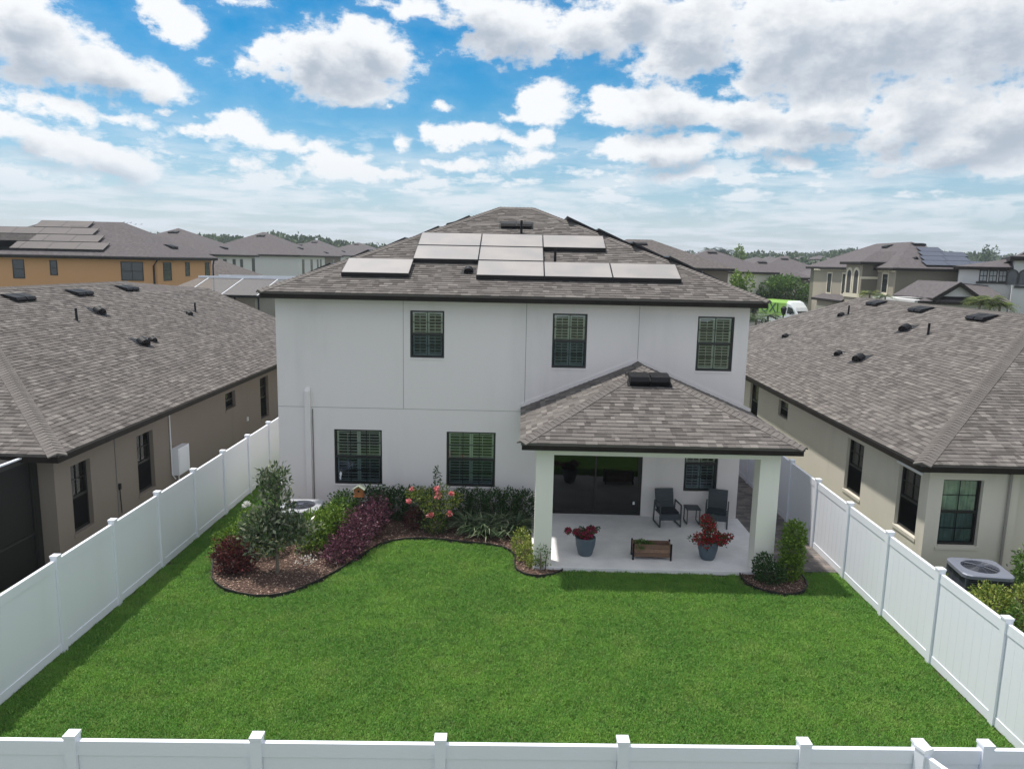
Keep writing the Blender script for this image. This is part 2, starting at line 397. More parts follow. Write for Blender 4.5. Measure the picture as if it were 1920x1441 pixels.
def hip_caps(edges, root, name='hip_cap', w=.15):
    """edges: (A low, B high, d1, d2) with d1, d2 the downhill directions of the two planes, square to the edge"""
    mb = MB(); rr = random.Random(5)
    for A, B, d1, d2 in edges:
        A, B = Vector(A), Vector(B); L = (B-A).length; e = (B-A)/L; n = (Vector(d1)+Vector(d2)); n = -n.normalized()
        k = 0
        while k*.135 < L:
            p = A+e*(k*.135); q = A+e*min(k*.135+.16, L+.03); h1, h2 = .042, .034; t = rr.choice((.5,.58,.66))
            D1, D2 = Vector(d1).normalized()*w, Vector(d2).normalized()*w
            vs = [p+D1+n*h1*.7, p+n*(h1+.01), p+D2+n*h1*.7, q+D1+n*h2*.7, q+n*h2, q+D2+n*h2*.7, p+D1, p+D2, q+D1, q+D2, p]
            mb.add(vs, [(0,1,4,3), (1,2,5,4), (6,10,1,0), (10,7,2,1), (6,0,3,8), (2,7,9,5)], t)
            k += 1
    o = mb.build(name, M['shingle'], root); o['kind'] = 'stuff'; return o
def perp(e, P):
    """direction in plane P (frame) square to edge e, pointing downhill"""
    o, u, v, n = plane_frame(P); d = n.cross(Vector(e).normalized()).normalized()
    return d if d.z < 0 else -d
def roof_base(planes, root, mat_='shingle', name='roof', t=.05):
    mb = MB()
    for P in planes:
        n = plane_frame(P)[3]; mb.prism([Vector(p)-n*.006 for p in P], (0, 0, -t), .3)
    return mb.build(name, M[mat_], root)
def hip_planes(x0, x1, y0, y1, z, ra, rb):
    """front, right, back, left planes of a hip roof with ridge ra-rb (ra left/front, rb right/back)"""
    a, b, c, d = (x0,y0,z), (x1,y0,z), (x1,y1,z), (x0,y1,z)
    if abs(rb[0]-ra[0]) >= abs(rb[1]-ra[1]):
        return [[a,b,rb,ra], [b,c,rb], [c,d,ra,rb], [d,a,ra]]
    return [[a,b,ra], [b,c,rb,ra], [c,d,rb], [d,a,ra,rb]]
def fascia_ring(x0, x1, y0, y1, z, root, h=.17, t=.03, soff=None, name='fascia'):
    mb = MB()
    mb.box(x0, x1, y0, y0+t, z-h, z-.002); mb.box(x0, x1, y1-t, y1, z-h, z-.002)
    mb.box(x0, x0+t, y0+t, y1-t, z-h, z-.002); mb.box(x1-t, x1, y0+t, y1-t, z-h, z-.002)
    mb.build(name, M['fascia'], root)
    MB().box(x0+t, x1-t, y0+t, y1-t, z-h+.01, z-h+.03).build('soffit', M['soffit'], root)

def wall_panel(root, name, m_, u0, u1, z0, z1, holes, th, Mx, joints_u=(), joints_z=(), gap=.012, jmat=None):
    """wall in the plane y=0 of frame Mx (outer face y=0, thickness to +y), with holes and recessed control joints"""
    us = sorted({u0, u1, *[h[0] for h in holes], *[h[1] for h in holes], *[j+s for j, _, _ in joints_u for s in (-gap/2, gap/2)]})
    zs = sorted({z0, z1, *[h[2] for h in holes], *[h[3] for h in holes], *[j+s for j, _, _ in joints_z for s in (-gap/2, gap/2)], *[k for _, a, b in joints_u for k in (a, b)]})
    mb = MB(); jb = []
    inv = Vector(root['_o'])
    # cells merged along z so that the wall has few seams; back faces kept simple
    for i in range(len(us)-1):
        a, b = us[i], us[i+1]; uc = (a+b)/2; run = None
        for j in range(len(zs)-1):
            c, d = zs[j], zs[j+1]; zc = (c+d)/2
            hole = any(h[0] < uc < h[1] and h[2] < zc < h[3] for h in holes)
            jt = any(abs(uc-q[0]) < gap and q[1] <= zc <= q[2] for q in joints_u) or any(abs(zc-q[0]) < gap and q[1] <= uc <= q[2] for q in joints_z)
            if not hole and not jt: mb.box(a, b, 0, th, c, d)
            elif jt and not hole: mb.box(a, b, .03, th, c, d)
    for j, a, b in joints_u: jb.append(MB().box(j-gap/2, j+gap/2, .012, .03, a+gap, b))
    for j, a, b in joints_z: jb.append(MB().box(a, b, .012, .03, j-gap/2, j+gap/2))
    for q in (mb, *jb): q.v = [tuple(Mx @ Vector(v)) for v in q.v]
    # drop the inner faces shared by neighbouring cells
    def dedupe(q):
        from collections import Counter
        key = lambda f: tuple(sorted(tuple(round(x, 4) for x in q.v[i]) for i in f))
        cnt = Counter(key(f) for f in q.f); keep = [i for i, f in enumerate(q.f) if cnt[key(f)] == 1]
        q.f = [q.f[i] for i in keep]; q.t = [q.t[i] for i in keep]
    dedupe(mb)
    o = mb.build(name, M[m_], root)
    for q in jb: q.build('control_joint', M['joint'], root)
    return o
def FRM(kind, x, y, z=0):
    """frame of a wall: 'front' faces -Y, 'left' faces -X, 'right' faces +X"""
    a = {'front': 0, 'left': -math.pi/2, 'right': math.pi/2}[kind]
    return Matrix.Translation((x, y, z)) @ Matrix.Rotation(a, 4, 'Z')

_wc = {}
def window(root, Fm, u0, u1, z0, z1, inset=.09, muntin=(2, 2), low_muntin=None, inside='shutter', screen=True, label=None, cols_in=2, tier=True, split=.5):
    """sash window in frame Fm; returns the window part. inside: shutter, blind, curtain, none"""
    key = (round(u1-u0, 3), round(z1-z0, 3), inset, muntin, low_muntin, inside, screen, cols_in, tier, split)
    Wd, Hh = u1-u0, z1-z0
    if key not in _wc:
        d = {}; f = .045; zm = Hh*split
        fr = MB()
        fr.box(0, f, inset-.03, inset+.03, 0, Hh); fr.box(Wd-f, Wd, inset-.03, inset+.03, 0, Hh)
        fr.box(f, Wd-f, inset-.03, inset+.03, Hh-f, Hh); fr.box(f, Wd-f, inset-.035, inset+.03, 0, f+.02)
        fr.box(f, Wd-f, inset-.034, inset+.028, zm-.03, zm+.03)
        fr.box(f, f+.03, inset-.022, inset+.02, f+.02, zm-.03); fr.box(Wd-f-.03, Wd-f, inset-.022, inset+.02, f+.02, zm-.03)
        d['window'] = fr.mesh('window', M['bronze'])
        mu = MB(); c, r = muntin
        for i in range(1, c): x = Wd*i/c; mu.box(x-.008, x+.008, inset-.012, inset+.004, zm+.03, Hh-f)
        for i in range(1, r): z = zm+(Hh-zm)*i/r; mu.box(f, Wd-f, inset-.0125, inset+.0045, z-.008, z+.008)
        if low_muntin is not False:
            c, r = low_muntin or muntin
            for i in range(1, c): x = Wd*i/c; mu.box(x-.008, x+.008, inset-.012, inset+.004, f+.02, zm-.03)
            for i in range(1, r): z = zm*i/r; mu.box(f+.03, Wd-f-.03, inset-.0125, inset+.0045, z-.008, z+.008)
        d['muntin'] = mu.mesh('muntin', M['bronze']) if mu.v else None
        d['pane'] = MB().box(f, Wd-f, inset+.008, inset+.012, zm, Hh-f).mesh('pane', M['glass'])
        d['pane2'] = MB().box(f+.03, Wd-f-.03, inset-.002, inset+.002, f+.02, zm-.03).mesh('pane', M['glass'])
        d['screen'] = MB().box(f, Wd-f, inset-.026, inset-.024, f+.02, zm-.03).mesh('insect_screen', M['screen_dark']) if screen else None
        if inside == 'shutter':
            for k in range(cols_in):
                sh = MB(); a = f+.01+(Wd-2*f-.02)*k/cols_in; b = f+.01+(Wd-2*f-.02)*(k+1)/cols_in; y0 = inset+.048; st = .05
                sh.box(a+.004, a+st, y0, y0+.025, .03, Hh-.03); sh.box(b-st, b-.004, y0, y0+.025, .03, Hh-.03)
                rails = [(.03, .10), (zm-.035, zm+.035), (Hh-.09, Hh-.03)]
                for q0, q1 in rails: sh.box(a+st, b-st, y0+.001, y0+.024, q0, q1)
                for (g0, g1) in ((.10, zm-.035), (zm+.035, Hh-.09)):
                    n = max(2, round((g1-g0)/.082)); 
                    for i in range(n):
                        zc = g0+(i+.5)*(g1-g0)/n
                        sh.add([(a+st, y0-.012, zc-.014), (b-st, y0-.012, zc-.014), (b-st, y0+.034, zc-.004), (a+st, y0+.034, zc-.004),
                                (a+st, y0-.012, zc+.000), (b-st, y0-.012, zc+.000), (b-st, y0+.034, zc+.008), (a+st, y0+.034, zc+.008)],
                               [(0,3,2,1),(4,5,6,7),(0,1,5,4),(3,7,6,2)])
                    sh.box((a+b)/2-.007, (a+b)/2+.007, y0-.03, y0-.02, g0+.02, g1-.02)
                d['shutter%d' % k] = sh.mesh('shutter', M['shutter'])
        elif inside in ('blind', 'curtain'):
            sh = MB()
            if inside == 'blind':
                n = int((Hh-.1)/.05)
                for i in range(n):
                    z = .05+i*.05
                    if z > zm-.1: sh.add([(f, inset+.03, z), (Wd-f, inset+.03, z), (Wd-f, inset+.04, z+.05), (f, inset+.04, z+.05)], [(0,1,2,3)])
            else:
                n = 40
                xs = [f+(Wd-2*f)*i/n for i in range(n+1)]
                vs = [(x, inset+.05+.018*math.sin(i*1.1)+.01*math.sin(i*2.7), z) for i, x in enumerate(xs) for z in (.05, Hh-.05)]
                sh.add(vs, [(2*i, 2*i+2, 2*i+3, 2*i+1) for i in range(n)])
            d['blind'] = sh.mesh(inside, M['curtain'] if inside == 'curtain' else M['shutter'])
        rm = MB().box(-.02, Wd+.02, inset+.5, inset+.52, -.05, Hh+.05).box(-.04, -.02, inset+.03, inset+.52, -.05, Hh+.05).box(Wd+.02, Wd+.04, inset+.03, inset+.52, -.05, Hh+.05)
        rm.box(-.02, Wd+.02, inset+.03, inset+.5, -.07, -.05).box(-.02, Wd+.02, inset+.03, inset+.5, Hh+.05, Hh+.07)
        d['recess'] = rm.mesh('recess', M['room'])
        _wc[key] = d
    d = _wc[key]
    w = place('window', d['window'], root, M=Matrix.Translation(-Vector(root['_o'])) @ Fm @ Matrix.Translation((u0, 0, z0)))
    for k, v in d.items():
        if k == 'window' or v is None: continue
        nm = ''.join(ch for ch in k if not ch.isdigit())
        nm = {'screen': 'insect_screen', 'blind': 'curtain' if inside == 'curtain' else 'blind', 'recess': 'reveal'}.get(nm, nm)
        q = place(nm, v, w)
    if label: w['label'] = label
    return w
M['curtain'] = mat('curtain', (.66,.80,.70), .8, col2=(.5,.58,.52), scale=4)

def onplane(P, X, Y):
    o, u, v, n = plane_frame(P); z = o.z-(n.x*(X-o.x)+n.y*(Y-o.y))/n.z
    return Matrix(((u.x, v.x, n.x, X), (u.y, v.y, n.y, Y), (u.z, v.z, n.z, z), (0,0,0,1)))
def put(root, name, me, Mx, **kw):
    o = place(name, me, root, M=Matrix.Translation(-Vector(root['_o'])) @ Mx); return o
# roof fittings; local x along the eave, y uphill, z out of the roof
v = MB()
for s in (-1, 1):
    x0, x1 = (-.50, -.03) if s < 0 else (.03, .50)
    v.prism([(x0,-.26,.02),(x0,-.30,.10),(x0,-.22,.155),(x0,.24,.075),(x0,.30,.02)], (x1-x0,0,0))
v.box(-.56,.56,-.30,.34,.0,.018); v.box(-.03,.03,-.22,.2,.02,.08)
ME_VENT = v.mesh('roof_vent', M['black_metal'])
v = MB(); n = 10
pr = [(.13*math.cos(math.pi*i/n), .13*math.sin(math.pi*i/n)+.03) for i in range(n+1)]
v.prism([(x, -.10, z) for x, z in pr], (0, .2, 0)); v.box(-.2,.2,-.2,.3,.0,.015)
ME_HOOD = v.mesh('hood_vent', M['black_metal'])
ME_PIPE = MB().tube([(0,0,0),(0,.17,.38)], .04, 10).box(-.1,.1,-.12,.14,.0,.012).mesh('vent_pipe', M['black_metal'])
# ================================================================ the setting
def zfun(y):
    t = min(1, max(0, (y-42)/20)); t = t*t*(3-2*t); return 1.05*t+max(0, y-80)*.006
g = MB(); ys = [-60,-20,0,6,20,38,42,45,48,51,54,57,60,63,70,80,100,140,200,300,500,900,2000,5000]; xs = [-4000,-900,-300,-100,-40,-20,0,20,40,100,300,900,4000]
vs = [(x, y, min(zfun(y), 6.5)-.03) for y in ys for x in xs]; nx = len(xs)
g.add(vs, [(j*nx+i, j*nx+i+1, (j+1)*nx+i+1, (j+1)*nx+i) for j in range(len(ys)-1) for i in range(nx-1)])
M['ground'] = mat('ground', (.06,.085,.03), 1, col2=(.10,.12,.05), scale=.35, detail=8, bump=.4, bscale=5, dist=.05)
tag(g.build('ground', M['ground']), kind='structure')

XL, XR, YB0, YB1 = -8.20, 7.69, 7.60, 7.92
LAWN = [(XL-.0, YB0), (XR, YB1), (XR, 16.9), (XL, 27)]
BED_L = [(-6.92,16.15),(-7.2,16.9),(-7.33,17.5),(-7.35,18.4),(-7.1,19.2),(-6.75,19.6),(-6.75,20.58),(.35,20.58),(.35,17.4),(1.0,17.3),(1.13,17.0),(1.1,16.75),(.91,16.53),(.54,16.38),(.23,16.46),(.03,16.7),(-.03,17.1),(-.02,17.5),(-.1,17.85),(-.35,18.12),(-.7,18.28),(-1.2,18.38),(-1.8,18.52),(-2.35,18.6),(-2.85,18.53),(-3.2,18.36),(-3.48,18.05),(-3.66,17.65),(-3.82,17.2),(-4.0,16.7),(-4.2,16.25),(-4.42,15.82),(-4.65,15.45),(-4.92,15.17),(-5.2,15.03),(-5.55,15.0),(-5.95,15.12),(-6.3,15.3),(-6.6,15.58),(-6.8,15.86)]
BED_R = [(5.27,16.82),(5.24,16.55),(5.29,16.27),(5.4,16.03),(5.6,15.84),(5.93,15.71),(6.2,15.75),(6.45,15.92),(6.62,16.2),(6.7,16.5),(6.72,16.8),(6.6,17.1),(6.3,17.2),(5.6,16.84)]
def flat(name, poly, z, m_, kind='structure', label=None):
    o = MB().prism([(x, y, z-.02) for x, y in poly], (0, 0, .02)).build(name, m_); tag(o, kind=kind); return o
M['soil'] = mat('soil', (.045,.05,.02), 1, col2=(.075,.09,.03), scale=9, bump=.6, bscale=60)
M['mulch_bed'] = mat('mulch_bed', (.05,.028,.02), 1, col2=(.10,.06,.045), scale=30, bump=.8, bscale=60)
flat('lawn', [(XL-.1, 7.4), (XR+.1, 7.7), (XR+.1, 20), (XR-.0, 27), (XL-.1, 27)], .0, M['soil'])
flat('mulch_bed', BED_L, .035, M['mulch_bed']); flat('mulch_bed', BED_R, .035, M['mulch_bed'])
M['edging'] = mat('edging', (.012,.012,.012), .6)
def edging(pts, lab):
    mb = MB()
    for a, b in zip(pts[:-1], pts[1:]):
        a, b = Vector((*a, .035)), Vector((*b, .035)); e = (b-a).normalized()*.008; mb.bar(a-e, b+e, .022, .09)
    tag(mb.build('bed_edging', M['edging']), lab, 'edging', 'black garden edging strips')
i0 = BED_L.index((-7.35,18.4)); i1 = BED_L.index((1.0,17.3))
edging(BED_L[:i0+1][::-1]+BED_L[:i1:-1][:], 'long curving black plastic edging around the mulch bed under the two lower windows')
edging(BED_R[:-2], 'short curved black edging around the mulch by the right porch column')

# patio slab and paver path
MB().box(.40, 6.27, 16.80, 20.59, -.02, .10).build('patio', M['patio'], bevel=.008)['kind'] = 'structure'
pv = thing('paver_path', 'grey brick paver path between the porch and the right white fence', 'path', (7.0, 17, 0), world=True)
M['paver'] = mat('paver', (.2,.18,.17), .9, tone=[(0,(.085,.08,.08)),(.5,(.15,.135,.13)),(1,(.24,.205,.185))], obj=True, col2=(.10,.095,.09,.3), scale=25, bump=.3, bscale=120)
MB().box(6.28, 7.66, 17.02, 27.0, -.02, .012).build('joint_sand', M['mulch_bed'], pv)
pvm = []
for t in TT: 
    b = MB().box(0, .225, 0, .145, .0, .03, t); pvm.append(b.mesh('paver', M['paver']))
cnt = 0; j = 0; rest = MB(); y = 17.03
while y < 26.8:
    x = 6.29-(.115 if j % 2 else 0)
    while x < 7.64:
        a, b = max(x, 6.29), min(x+.225, 7.655); k = random.choice(range(6)); dz = .008+random.uniform(0, .006)
        if b-a > .05:
            if abs(b-a-.225) < .002 and cnt < 300: place('paver', pvm[k], pv, loc=(a-7.0, y-17, dz)); cnt += 1
            else: rest.box(a, b, y, y+.145, 0, .03+dz, TT[k])
        x += .231
    y += .151; j += 1
rest.build('pavers', M['paver'], pv)['kind'] = 'stuff'

# ================================================================ the house
HX0, HX1, HY, HTOP = -6.745, 6.225, 20.6, 6.10
ho = thing('house', 'white two storey stucco house with solar panels on its grey shingle roof', 'house', (-.26, HY, 0), world=True)
Fm = FRM('front', 0, HY)
WINS = [(-3.04,-2.10,4.50,5.80),(.87,1.82,4.30,5.80),(4.83,5.83,4.30,5.80),(-5.19,-3.84,.84,2.43),(-2.02,-.64,.84,2.43),(4.69,5.63,.86,2.43)]
DOOR = (.92, 3.52, .10, 2.52)
wall_panel(ho, 'wall', 'stucco', HX0, HX1, 0, HTOP, WINS+[DOOR], .2, Fm,
    joints_u=[(-3.23, 3.05, HTOP), (.15, 3.05, HTOP), (3.23, 4.45, HTOP)], joints_z=[(3.05, HX0, .15)])
w = MB().box(HX0, HX0+.2, HY+.2, 33, 0, HTOP).box(HX1-.2, HX1, HY+.2, 33, 0, HTOP).box(HX0, HX1, 33, 33.2, 0, HTOP)
w.build('wall', M['stucco'], ho)
MB().box(HX0+.2, HX1-.2, HY+1.2, 32.9, 0, HTOP-.2).build('interior', M['room'], ho)
for i, q in enumerate(WINS[:5]):
    window(ho, Fm, *q, muntin=(3, 2) if i > 2 else (2, 2), screen=(i != 2), inset=.07)
window(ho, Fm, *WINS[5], muntin=(2, 2), inset=.09)
# small white bird ornament stuck on the lower left window, thin stucco sills
bd = MB(); sil = [(0,0),(.02,.05),(.0,.10),(.015,.15),(.045,.175),(.07,.15),(.075,.1),(.06,.05),(.05,0),(.05,-.06),(.025,-.06)]
bd.prism([(-5.13+.06+x, HY+.036, 1.02+z) for x, z in sil], (0, .006, 0)).build('bird_decal', M['vinyl'], ho)
for q in WINS:
    MB().box(q[0]-.01, q[1]+.01, HY-.018, HY+.05, q[2]-.045, q[2]-.002).build('window_sill', M['stucco'], ho)
# sliding door
dr = MB(); x0, x1, z0, z1 = DOOR; f = .06; xm = (x0+x1)/2
dr.box(x0, x0+f, HY+.06, HY+.16, z0, z1).box(x1-f, x1, HY+.06, HY+.16, z0, z1).box(x0+f, x1-f, HY+.06, HY+.16, z1-f, z1).box(x0+f, x1-f, HY+.055, HY+.16, z0, z0+.05)
sl = dr.build('sliding_door', M['bronze'], ho)
for k, (a, b, yy) in enumerate(((x0+f, xm+.03, .125), (xm-.03, x1-f, .085))):
    fr = MB(); fr.box(a, a+.05, HY+yy-.015, HY+yy+.015, z0+.05, z1-f).box(b-.05, b, HY+yy-.015, HY+yy+.015, z0+.05, z1-f).box(a+.05, b-.05, HY+yy-.015, HY+yy+.015, z0+.05, z0+.12).box(a+.05, b-.05, HY+yy-.015, HY+yy+.015, z1-f-.06, z1-f)
    p = fr.build('door_leaf', M['bronze'], sl, off=tuple(ho['_o'])); MB().box(a+.05, b-.05, HY+yy-.004, HY+yy+.004, z0+.12, z1-f-.06).build('pane', M['glass_dark'], sl, off=tuple(ho['_o']))
MB().box(x0+.02, x1-.02, HY+1.15, HY+1.18, z0, z1+.1).box(x0-.02, x0, HY+.2, HY+1.15, z0, z1+.1).box(x1, x1+.02, HY+.2, HY+1.15, z0, z1+.1).box(x0, x1, HY+.2, HY+1.15, z0-.03, z0).build('room', M['room'], ho)
# lineset cover running down the wall, thin conduit beside it
lc = MB().box(-5.98, -5.82, HY-.09, HY-.002, 0, 3.5); lc.add([(-5.98,HY-.09,3.5),(-5.82,HY-.09,3.5),(-5.82,HY-.002,3.5),(-5.98,HY-.002,3.5),(-5.97,HY-.03,3.6),(-5.83,HY-.03,3.6),(-5.83,HY-.002,3.6),(-5.97,HY-.002,3.6)], [(4,5,6,7),(0,1,5,4),(1,2,6,5),(3,0,4,7)])
lc.build('pipe_cover', M['stucco'], ho, bevel=.01)
MB().box(-5.79, -5.765, HY-.02, HY-.002, .02, 3.0).build('conduit', M['joint'], ho)
MB().box(3.28, 3.33, HY-.06, HY-.002, .45, .52).build('outlet_box', M['vinyl'], ho)
# main roof
EZ = 6.255; RX0, RX1, RY0, RY1 = -7.04, 6.58, 20.15, 33.55
ra, rb = (-.82, 26.85, 9.0), (.36, 26.85, 9.0)
PM = hip_planes(RX0, RX1, RY0, RY1, EZ, ra, rb)
roof_base(PM, ho)
fascia_ring(RX0+.02, RX1-.02, RY0+.02, RY1-.02, EZ-.01, ho, h=.17)
# porch: columns, beam, roof
PX0, PX1, PY0 = .06, 6.42, 16.44; PZ = 3.165
for a, b in ((.42, .83), (5.58, 6.04)): MB().box(a, b, 16.85, 17.27, -.02, 2.80).build('column', M['stucco_porch'], ho)
MB().box(.42, 6.04, 16.85, 17.27, 2.80, 3.04).build('beam', M['stucco_porch'], ho)
for a, b in ((.42, .83), (5.58, 6.04)): MB().box(a, b, 17.27, HY-.003, 2.80, 3.04).build('beam', M['stucco_porch'], ho)
MB().box(.83, 5.58, 17.27, HY-.003, 2.84, 2.87).build('porch_ceiling', M['stucco_porch'], ho)
pc = (PX0+PX1)/2; pr = (PX1-PX0)/2; pz = PZ+pr*.4167
pa, pb = (pc, PY0+pr, pz), (pc, HY-.002, pz); hy = HY-.002
PP = [[(PX0,PY0,PZ),(PX1,PY0,PZ),pa], [(PX1,PY0,PZ),(PX1,hy,PZ),pb,pa], [(PX0,hy,PZ),(PX0,PY0,PZ),pa,pb]]
roof_base(PP, ho)
mb = MB(); y0 = PY0+.02; zz = PZ-.01
mb.box(PX0+.02, PX1-.02, y0, y0+.03, zz-.16, zz).box(PX0+.02, PX0+.05, y0+.03, hy, zz-.16, zz).box(PX1-.05, PX1-.02, y0+.03, hy, zz-.16, zz)
mb.build('fascia', M['fascia'], ho); MB().box(PX0+.05, PX1-.05, y0+.03, hy, 2.99, 3.0).build('soffit', M['soffit'], ho)
fl = MB(); fl.bar((PX0, HY-.012, PZ+.06), (pc, HY-.012, pz+.07), .02, .1); fl.bar((PX1, HY-.012, PZ+.06), (pc, HY-.012, pz+.07), .02, .1); fl.build('flashing', M['stucco'], ho)
shingle_roof([PM[0], PM[1], PM[3]]+PP, ho, 3)
def hipe(A, B, P1, P2): e = Vector(B)-Vector(A); return (A, B, perp(e, P1), perp(e, P2))
ed = [hipe((RX0,RY0,EZ), ra, PM[0], PM[3]), hipe((RX1,RY0,EZ), rb, PM[0], PM[1]), hipe((PX0,PY0,PZ), pa, PP[0], PP[2]), hipe((PX1,PY0,PZ), pa, PP[0], PP[1])]
ed += [(ra, rb, perp((1,0,0), PM[0]), perp((1,0,0), PM[2])), (pa, pb, perp((0,1,0), PP[1]), perp((0,1,0), PP[2]))]
hip_caps(ed, ho)
# fittings
put(ho, 'roof_vent', ME_VENT, onplane(PM[0], -.22, 25.2)); put(ho, 'roof_vent', ME_VENT, onplane(PP[0], 3.28, 19.0) @ Matrix.Diagonal((1, 1, 1.6, 1)))
put(ho, 'roof_vent', ME_VENT, onplane(PM[3], -2.3, 26.3)); put(ho, 'roof_vent', ME_VENT, onplane(PM[1], 1.75, 26.2))
put(ho, 'vent_pipe', ME_PIPE, onplane(PM[0], -.05, 24.55)); put(ho, 'vent_pipe', ME_PIPE, onplane(PM[0], .96, 22.35))
put(ho, 'hood_vent', ME_HOOD, onplane(PM[0], -1.52, 21.6))
# solar panels 1.88 x 1.06 m, their top 14 cm above the roof
PWD, PHT = 1.885, 1.055
CELL_MB = sp = MB().box(0.012, PWD-.012, .012, PHT-.012, .135, .146); ME_CELL = sp.mesh('cell_sheet', M['solar'])
sf = MB().box(0, PWD, 0, .012, .105, .15).box(0, PWD, PHT-.012, PHT, .105, .15).box(0, .012, .012, PHT-.012, .105, .15).box(PWD-.012, PWD, .012, PHT-.012, .105, .15).box(.2, .24, .1, PHT-.1, 0.02, .12).box(PWD-.24, PWD-.2, .1, PHT-.1, .02, .12)
ME_SF = sf.mesh('solar_panel', M['solar_frame'])
ME_SK = MB().box(0, PWD, -.012, -.002, .015, .14).mesh('skirt', M['solar_skirt'])
def solar(root, P, X, Y, skirt=False, cell=None, rot=False):
    Fp = onplane(P, X, Y)
    o = put(root, 'solar_panel', ME_SF, Fp); place('cell_sheet', cell or ME_CELL, o)
    if skirt: place('skirt', ME_SK, o)
rows = {21.12: [(-5.03,1),(-1.27,1),(.63,1),(2.53,1)], 22.14: [(-3.17,1),(-1.27,0)], 23.16: [(-3.17,0),(-1.27,0),(.63,1)]}
for y, xs_ in rows.items():
    for x, sk in xs_: solar(ho, PM[0], x, y, sk)
for x, y in ((-6.55,24.0),(-5.6,24.9),(-4.65,26.0),(-3.7,27.0),(-2.75,28)): solar(ho, PM[3], x, y+.2, x < -6.5)
for x, y in ((6.2,23.9),(5.2,23.9),(4.25,24.9),(3.3,25.9),(2.35,26.9)): solar(ho, PM[1], x, y-1.6, x > 6)

# ================================================================ single storey neighbours
def neighbour(nm, label, side, wall_m, eaveX, Y0, Y1, ez, planes, caps, wins, seed, stepY, wx):
    s = 1 if side == 'R' else -1
    root = thing(nm, label, 'house', (s*17, 24, 0), world=True)
    return root
# left: taupe
LE, LZ = -10.06, 2.80
ln = thing('house', 'single storey taupe stucco house with tan shingle roof left of the white fence', 'house', (-17.7, 24, 0), world=True)
LWX = -10.50; LWY = 16.35
Fl = FRM('right', LWX, 0)
lw = [(16.92+.05, 17.78, .55, 2.22), (20.02, 20.95, .55, 2.22), (26.3, 27.25, 1.7, 2.3), (29.9, 30.9, .6, 2.3)]
wall_panel(ln, 'wall', 'taupe_stucco', LWY, 39.2, 0, 2.70, lw, .25, Fl)
MB().box(-24.5, LWX-.25, LWY, LWY+.2, 0, 2.7).box(-24.5, LWX, 39.2, 39.4, 0, 2.7).box(-24.7, -24.5, LWY, 39.7, 0, 2.7).build('wall', M['taupe_stucco'], ln)
for q in lw: window(ln, Fl, *q, inside='blind' if q[0] < 25 else 'none', inset=.14, screen=True, muntin=(2, 2) if q[3]-q[2] > 1 else (1, 1))
for q in lw: MB().box(LWX-.05, LWX+.02, q[0]-.04, q[1]+.04, q[2]-.09, q[2]-.002).build('window_sill', M['taupe_stucco'], ln)
MB().box(LWX+.002, LWX+.018, 18.9, 18.93, 0, 2.65).build('control_joint', M['joint'], ln)
LRX = -17.6; LRZ = LZ+(LE-LRX)*.4167
la, lb = (LRX, 23.42, LRZ), (LRX, 33.6, LRZ); z2 = LZ+(LE+16.5)*.4167
PL = [[(LE,15.85,LZ),(LE,33.6,LZ),lb,la], [(LE,33.6,LZ),(LE,39.6,LZ),(-16.5,39.6,z2),(-16.5,34.9,z2),(LRX+.0,33.6,LRZ)], [(-25.3,15.85,LZ),(LE,15.85,LZ),la], [(-25.3,41,LZ),(-25.3,15.85,LZ),la,lb], [(LE,39.6,LZ),(-25.3,41,LZ),lb]]
PLs = [PL[0], [(LE,33.6,LZ),(LE,39.6,LZ),(-16.5,39.6,z2),(-16.5,33.6,z2)], PL[2]]
roof_base(PL[:1]+[PLs[1]]+PL[2:4], ln)
re_ = MB(); q1, q2, q0 = (-16.5,34.9,z2), (-16.5,39.6,z2), (-16.5,33.6,z2)
for tri in ((lb,q0,q1),(lb,q1,q2),(lb,q2,(-25.3,41,LZ)),(q2,(LE,39.6,LZ),(-17.7,39.6,LZ)),(q2,(-17.7,39.6,LZ),(-25.3,41,LZ))): re_.prism(tri, (0,0,-.03))
re_.build('roof_end', M['far_shingle'], ln)
shingle_roof(PLs, ln, 5)
mb = MB(); mb.box(LE-.03, LE-.005, 15.85, 39.6, LZ-.19, LZ-.01).box(-25.3, LE-.03, 15.86, 15.885, LZ-.19, LZ-.01); mb.build('fascia', M['fascia'], ln)
MB().box(-25.2, LE-.03, 15.89, 39.9, LZ-.18, LZ-.165).build('soffit', M['taupe_stucco'], ln)
hip_caps([hipe((LE,15.85,LZ), la, PL[0], PL[2]), (la, lb, perp((0,1,0), PL[0]), perp((0,1,0), PL[3]))], ln, w=.2)
for X, Y in ((-16.85,25.1),(-16.9,28.7),(-17.0,32.4)): put(ln, 'roof_vent', ME_VENT, onplane(PL[0], X, Y))
big = Matrix.Scale(1.45, 4)
for X, Y, b in ((-15.4,27.3,1),(-13.15,25.9,1),(-13.2,26.7,0),(-14.45,32.6,0)): put(ln, 'hood_vent', ME_HOOD, onplane(PL[0], X, Y) @ Matrix.Rotation(-.5, 4, 'Z') @ (big if b else Matrix.Identity(4)))
for X, Y in ((-15.1,25.4),(-14.55,33.5)): put(ln, 'vent_pipe', ME_PIPE, onplane(PL[0], X, Y))
